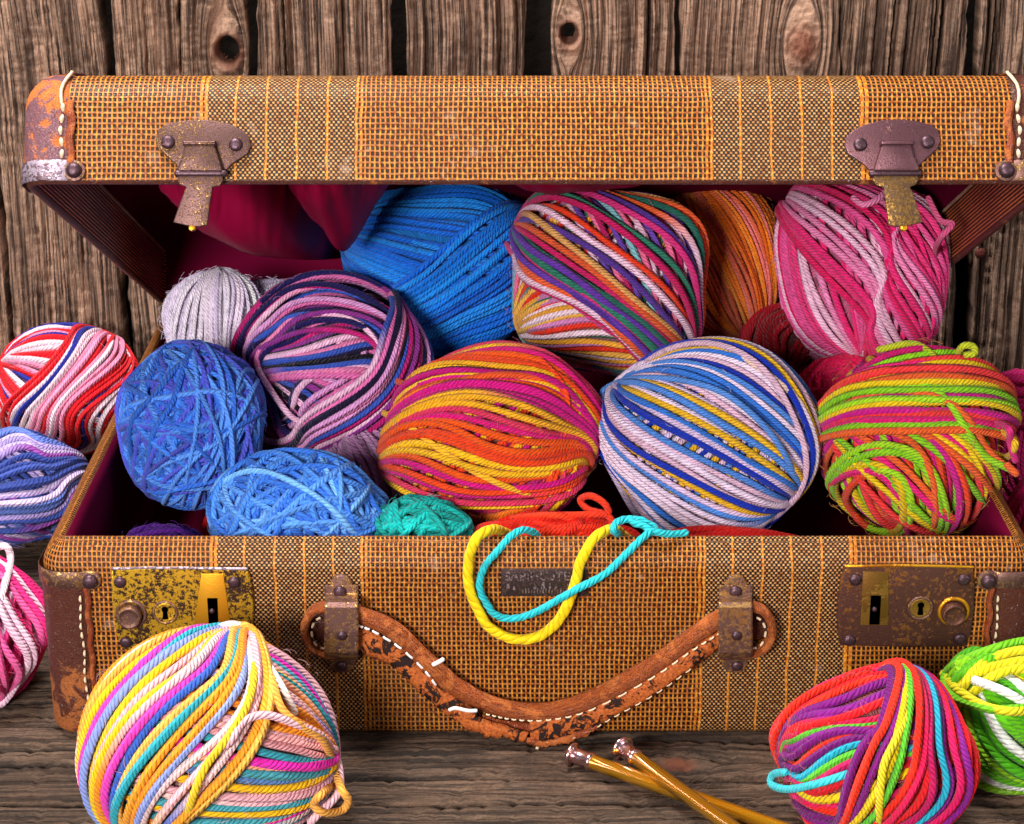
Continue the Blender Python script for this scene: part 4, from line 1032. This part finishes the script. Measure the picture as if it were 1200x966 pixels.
yarn_ball('purple', 'yarn_ball', 'purple yarn ball barely showing at the front left corner inside the case', 192, 642, Y=.07, rx=44, ry=25, th=.0030, mat=WOOL, pal=C255((120, 50, 170), (100, 40, 150)), bundles=[dict(g=15), dict(kind='rand', n=20, h=.5)], group=IN, change=0)
# ---- outside left
yarn_ball('rwb', 'yarn_ball', 'red, white and blue striped yarn ball outside the case, behind the lilac and blue one', 78, 454, Z=.046, rx=81, ry=78, box=(2.4, -20.), warp=.1, th=.0034,
          pal=C255((222, 20, 40), (240, 216, 226), (36, 52, 160), (244, 226, 236), (228, 28, 44), (232, 150, 180)),
          bundles=[dict(g=-28, a=(-90, 90), h=0, d=(-.1, .1)), dict(g=48, a=(-30, 26), h=1.1, d=(-.2, .2)), dict(g=70, a=(38, 75), h=.8)], group=OUT, run=(1, 2), change=.15)
yarn_ball('lilacblue', 'yarn_ball', 'lilac and slate blue striped yarn ball at the left edge, beside the case', 22, 572, Z=.040, rx=74, ry=72, warp=.1, th=.0036,
          pal=C255((186, 170, 226), (76, 100, 180), (214, 198, 236), (62, 84, 160), (170, 90, 186), (110, 134, 206)),
          bundles=[dict(g=-40, a=(-90, 90), h=0, d=(-.1, .1)), dict(g=18, a=(-50, 34), h=1., d=(-.2, .2))], group=OUT, run=(1, 2), change=.25)
yarn_ball('hotpink', 'yarn_ball', 'hot pink and white yarn ball at the left edge by the leather corner', -32, 738, Z=.036, rx=84, ry=88, warp=.1, th=.0037,
          pal=C255((236, 40, 130), (248, 110, 172), (250, 214, 230), (242, 60, 146), (244, 84, 156)), bundles=[dict(g=62, a=(-90, 90), h=0, d=(-.1, .1)), dict(g=98, a=(-40, 88), h=1., d=(-.1, .1))], group=OUT, run=(1, 2), change=.2)
loose_strand('hotpink', [(-20, 650), (5, 640), (12, 655), (4, 690), (-10, 730)], (246, 226, 236))
# outside right
yarn_ball('magenta', 'yarn_ball', 'magenta yarn skein standing outside the right end of the case', 1196, 520, Z=.050, rx=88, ry=86, th=.0038, pal=C255((226, 34, 124), (206, 24, 108), (236, 60, 140)),
          bundles=[dict(g=88, a=(-90, 90), h=0), dict(g=-6, a=(-62, -20), h=1., d=(-.1, .1))], group=OUT, change=0)
yarn_ball('magenta2', 'yarn_ball', 'dark raspberry yarn ball right of the case, in front of the magenta skein', 1262, 640, Z=.046, rx=92, ry=90, th=.0038, pal=C255((214, 24, 110), (196, 18, 98)), bundles=[dict(g=80, a=(-90, 90), h=0)], group=OUT, change=0)
# ---- in front
pas = C255((60, 170, 180), (240, 60, 180), (240, 170, 172), (246, 160, 34), (234, 180, 186), (110, 150, 200), (240, 180, 176), (248, 196, 30), (84, 172, 180), (236, 50, 180), (240, 168, 130), (246, 206, 196), (160, 160, 220), (242, 150, 40), (238, 190, 196))
pas_l = [(240, 206, 206), (246, 172, 50), (238, 186, 190), (70, 118, 210), (240, 214, 208), (238, 80, 190), (252, 206, 30), (56, 178, 190), (244, 190, 196), (246, 162, 40), (248, 216, 214), (150, 170, 230), (248, 190, 90)]
yarn_ball('pastel', 'yarn_ball', 'big pastel yarn ball with yellow and pale pink strands below the left lock', 244, 868, Z=.045, rx=147, ry=122, rz=124, box=(2.3, 0.), taper=-.14, warp=.10, th=.0036, pal=pas,
          bundles=[dict(g=-12, a=(-90, 90), h=0, d=(-.1, .1), pz=0), dict(g=66, a=(-92, 12), h=1.3, d=(-.14, .10), pal=pas_l, seq=0)], group=OUT, run=(1, 1), change=.22)
loose_strand('pastel', [(262, 745), (286, 733), (300, 748), (306, 765), (318, 795), (330, 830), (352, 850), (378, 868), (392, 900), (400, 925, -.10), (408, 938, -.10), (400, 950, -.10), (378, 952, -.11), (368, 942, -.11), (378, 930, -.11), (392, 918)], (242, 168, 70))
loose_strand('pastel', [(240, 745), (270, 732), (296, 742), (312, 775), (330, 805), (345, 835)], (246, 222, 210))
loose_strand('pastel', [(248, 888), (270, 868), (285, 846), (310, 838), (340, 846), (375, 862), (392, 885), (398, 905), (396, 930, -.10), (372, 955, -.11), (364, 964, -.11)], (238, 186, 196))
loose_strand('pastel', [(148, 800), (165, 778), (185, 764), (205, 760), (222, 752)], (104, 138, 200))
loose_strand('pastel', [(290, 740), (298, 780), (292, 820), (270, 860), (240, 900), (224, 940), (215, 970)], (246, 204, 40))
jewel = C255((230, 30, 50), (140, 28, 136), (50, 190, 214), (240, 52, 24), (226, 30, 110), (150, 40, 150), (236, 36, 44), (196, 24, 100), (224, 30, 90), (246, 214, 24), (132, 30, 128), (240, 60, 30), (110, 206, 60))
yarn_ball('jewel', 'yarn_ball', 'yarn ball striped red, purple, turquoise and yellow at the front right', 1021, 889, Z=.042, rx=115, ry=103, box=(2.35, 20.), warp=.10, th=.0035, pal=jewel,
          bundles=[dict(g=24, a=(-90, 90), h=0, d=(-.1, .1)), dict(g=70, a=(4, 84), h=1.2, d=(-.16, .14))], group=OUT, run=(1, 1), change=.08)
loose_strand('jewel', [(920, 905), (906, 908), (905, 920), (925, 925), (960, 918), (1000, 905)], (60, 196, 206))
loose_strand('jewel', [(1062, 790), (1070, 800), (1066, 830), (1048, 870), (1035, 900), (1030, 950), (1028, 975)], (236, 214, 40))
grn = C255((110, 196, 24), (222, 214, 30), (232, 236, 226), (86, 176, 20), (150, 210, 30))
yarn_ball('green', 'yarn_ball', 'lime green, yellow and white yarn ball at the right edge, behind the red striped one', 1192, 840, Z=.038, rx=92, ry=92, warp=.1, th=.0043, pal=grn,
          bundles=[dict(g=-38, a=(-90, 90), h=0, d=(-.1, .1)), dict(g=28, a=(-78, -44), h=1.)], group=OUT, run=(1, 2), change=.1)
loose_strand('green', [(1240, 752, -.06), (1200, 752), (1160, 762), (1122, 778), (1108, 792), (1112, 812), (1140, 826), (1175, 832), (1215, 826)], (112, 186, 24))
loose_strand('green', [(1115, 823), (1128, 806), (1142, 786), (1160, 772), (1200, 762), (1230, 770)], (226, 210, 28))
loose_strand('green', [(1106, 790), (1120, 806), (1150, 826), (1185, 834), (1220, 830)], (216, 206, 28))
loose_strand('green', [(1120, 790), (1150, 800), (1180, 812), (1210, 830)], (238, 238, 232))
loose_strand('pink', [(1000, 232, .17), (1012, 240, .165), (1028, 234, .165), (1040, 222, .17)], (236, 130, 176))
loose_strand('pink', [(1088, 232, .19), (1102, 258, .18), (1116, 263, .175), (1102, 280, .18), (1096, 300), (1104, 345), (1096, 390)], (226, 90, 140))

# ------------------------------------------------------------------ loose strands over the front edge
def strand_over(name, label, pts, r, color, plies=(3, .22, 1.3)):
    path = catmull([tuple(P(x, y, Y=yy)) for x, y, yy in pts], 22)
    path = path+np.stack([(vnoise1(np.arange(len(path))*1., 5, .08)-.5)*.0008]*3, -1)
    o = tube_obj(name, path, r*(1+.05*(vnoise1(np.arange(len(path))*1., 9, .21)-.5)*2), WOOL if r > .0024 else YARN, None, 16, color=lin(color), th=2*r, ply=plies)
    tagit(o, label, 'yarn strand', 'loose strands hanging over the front edge')
    return o
strand_over('yarn_strand', 'thick yellow yarn strand looping over the front edge of the suitcase',
            [(640, 640, .05), (600, 628, .03), (584, 620, .012), (568, 623, .0), (557, 634, -.0045), (549, 660, -.0045), (550, 690, -.0045), (563, 722, -.005), (585, 742, -.005), (615, 750, -.005), (640, 741, -.005), (660, 719, -.0055), (672, 690, -.0055), (680, 660, -.005), (694, 634, -.004), (708, 623, .003), (722, 622, .014), (740, 634, .03)],
            .0026, (244, 206, 14), (3, .06, 1.8))
strand_over('yarn_strand', 'thin turquoise yarn strand looping over the front edge, crossing the yellow one',
            [(640, 640, .03), (628, 626, .014), (616, 620, .006), (600, 627, -.001), (584, 645, -.006), (568, 664, -.0055), (562, 688, -.005), (572, 712, -.005), (592, 724, -.005), (620, 721, -.006), (646, 708, -.009), (676, 690, -.011), (710, 672, -.007), (735, 648, -.0045), (756, 628, .0), (768, 620, .008), (748, 610, .010), (735, 608, .010), (722, 613, .006), (719, 622, .004), (724, 628, .012), (730, 640, .03)],
            .0019, (40, 196, 206))
strand_over('yarn_strand', 'short turquoise yarn end lying right of the turquoise loop on the case edge', [(736, 609, .010), (752, 615, .006), (768, 622, .004), (786, 625, .006), (804, 624, .010)], .0019, (40, 192, 200))

# ------------------------------------------------------------------ knitting needles
def needle(label, head, ends, zh, ze, r=.0037):
    a = np.array(P(*head, Z=zh)); b = np.array(P(*ends, Z=ze)); d = (b-a)/np.linalg.norm(b-a); b = a+d*.30
    root = empty('knitting_needle', tuple(a-np.array([0, 0, zh]))); tagit(root, label, 'knitting needle', 'golden knitting needles')
    def seg(nm, prof, m):
        path = [a+d*t for t, _ in prof]; rr = [q for _, q in prof]
        return tube_obj(nm, path, np.array(rr), m, root, 24, capr=False)
    seg('shaft', [(.010, r*.9), (.0101, r), (.26, r), (.29, r*.5), (.30, .0002)], GOLD)
    seg('ferrule', [(.0015, r*1.0), (.0018, r*1.12), (.0045, r*1.02), (.0085, r*1.02), (.0093, r*1.16), (.0108, r*1.16), (.0112, r*.95)], CHROME)
    seg('cap', [(-.0016, .0001), (-.0017, r*.9), (-.0013, r*1.45), (-.0004, r*1.66), (.0003, r*1.66), (.0008, r*1.5), (.0011, r*1.05), (.0018, r*.95)], CHROME)
needle('golden knitting needle lying on the boards, the lower one with its head further left', (671, 885), (900, 966), (.0072), .0040)
needle('golden knitting needle crossing on top of the other, its head further right', (730, 878), (853, 967), .0105, .0112)

print('objects', len(bpy.data.objects), 'tris', sum(len(o.data.polygons)*2 for o in bpy.data.objects if o.type == 'MESH'))
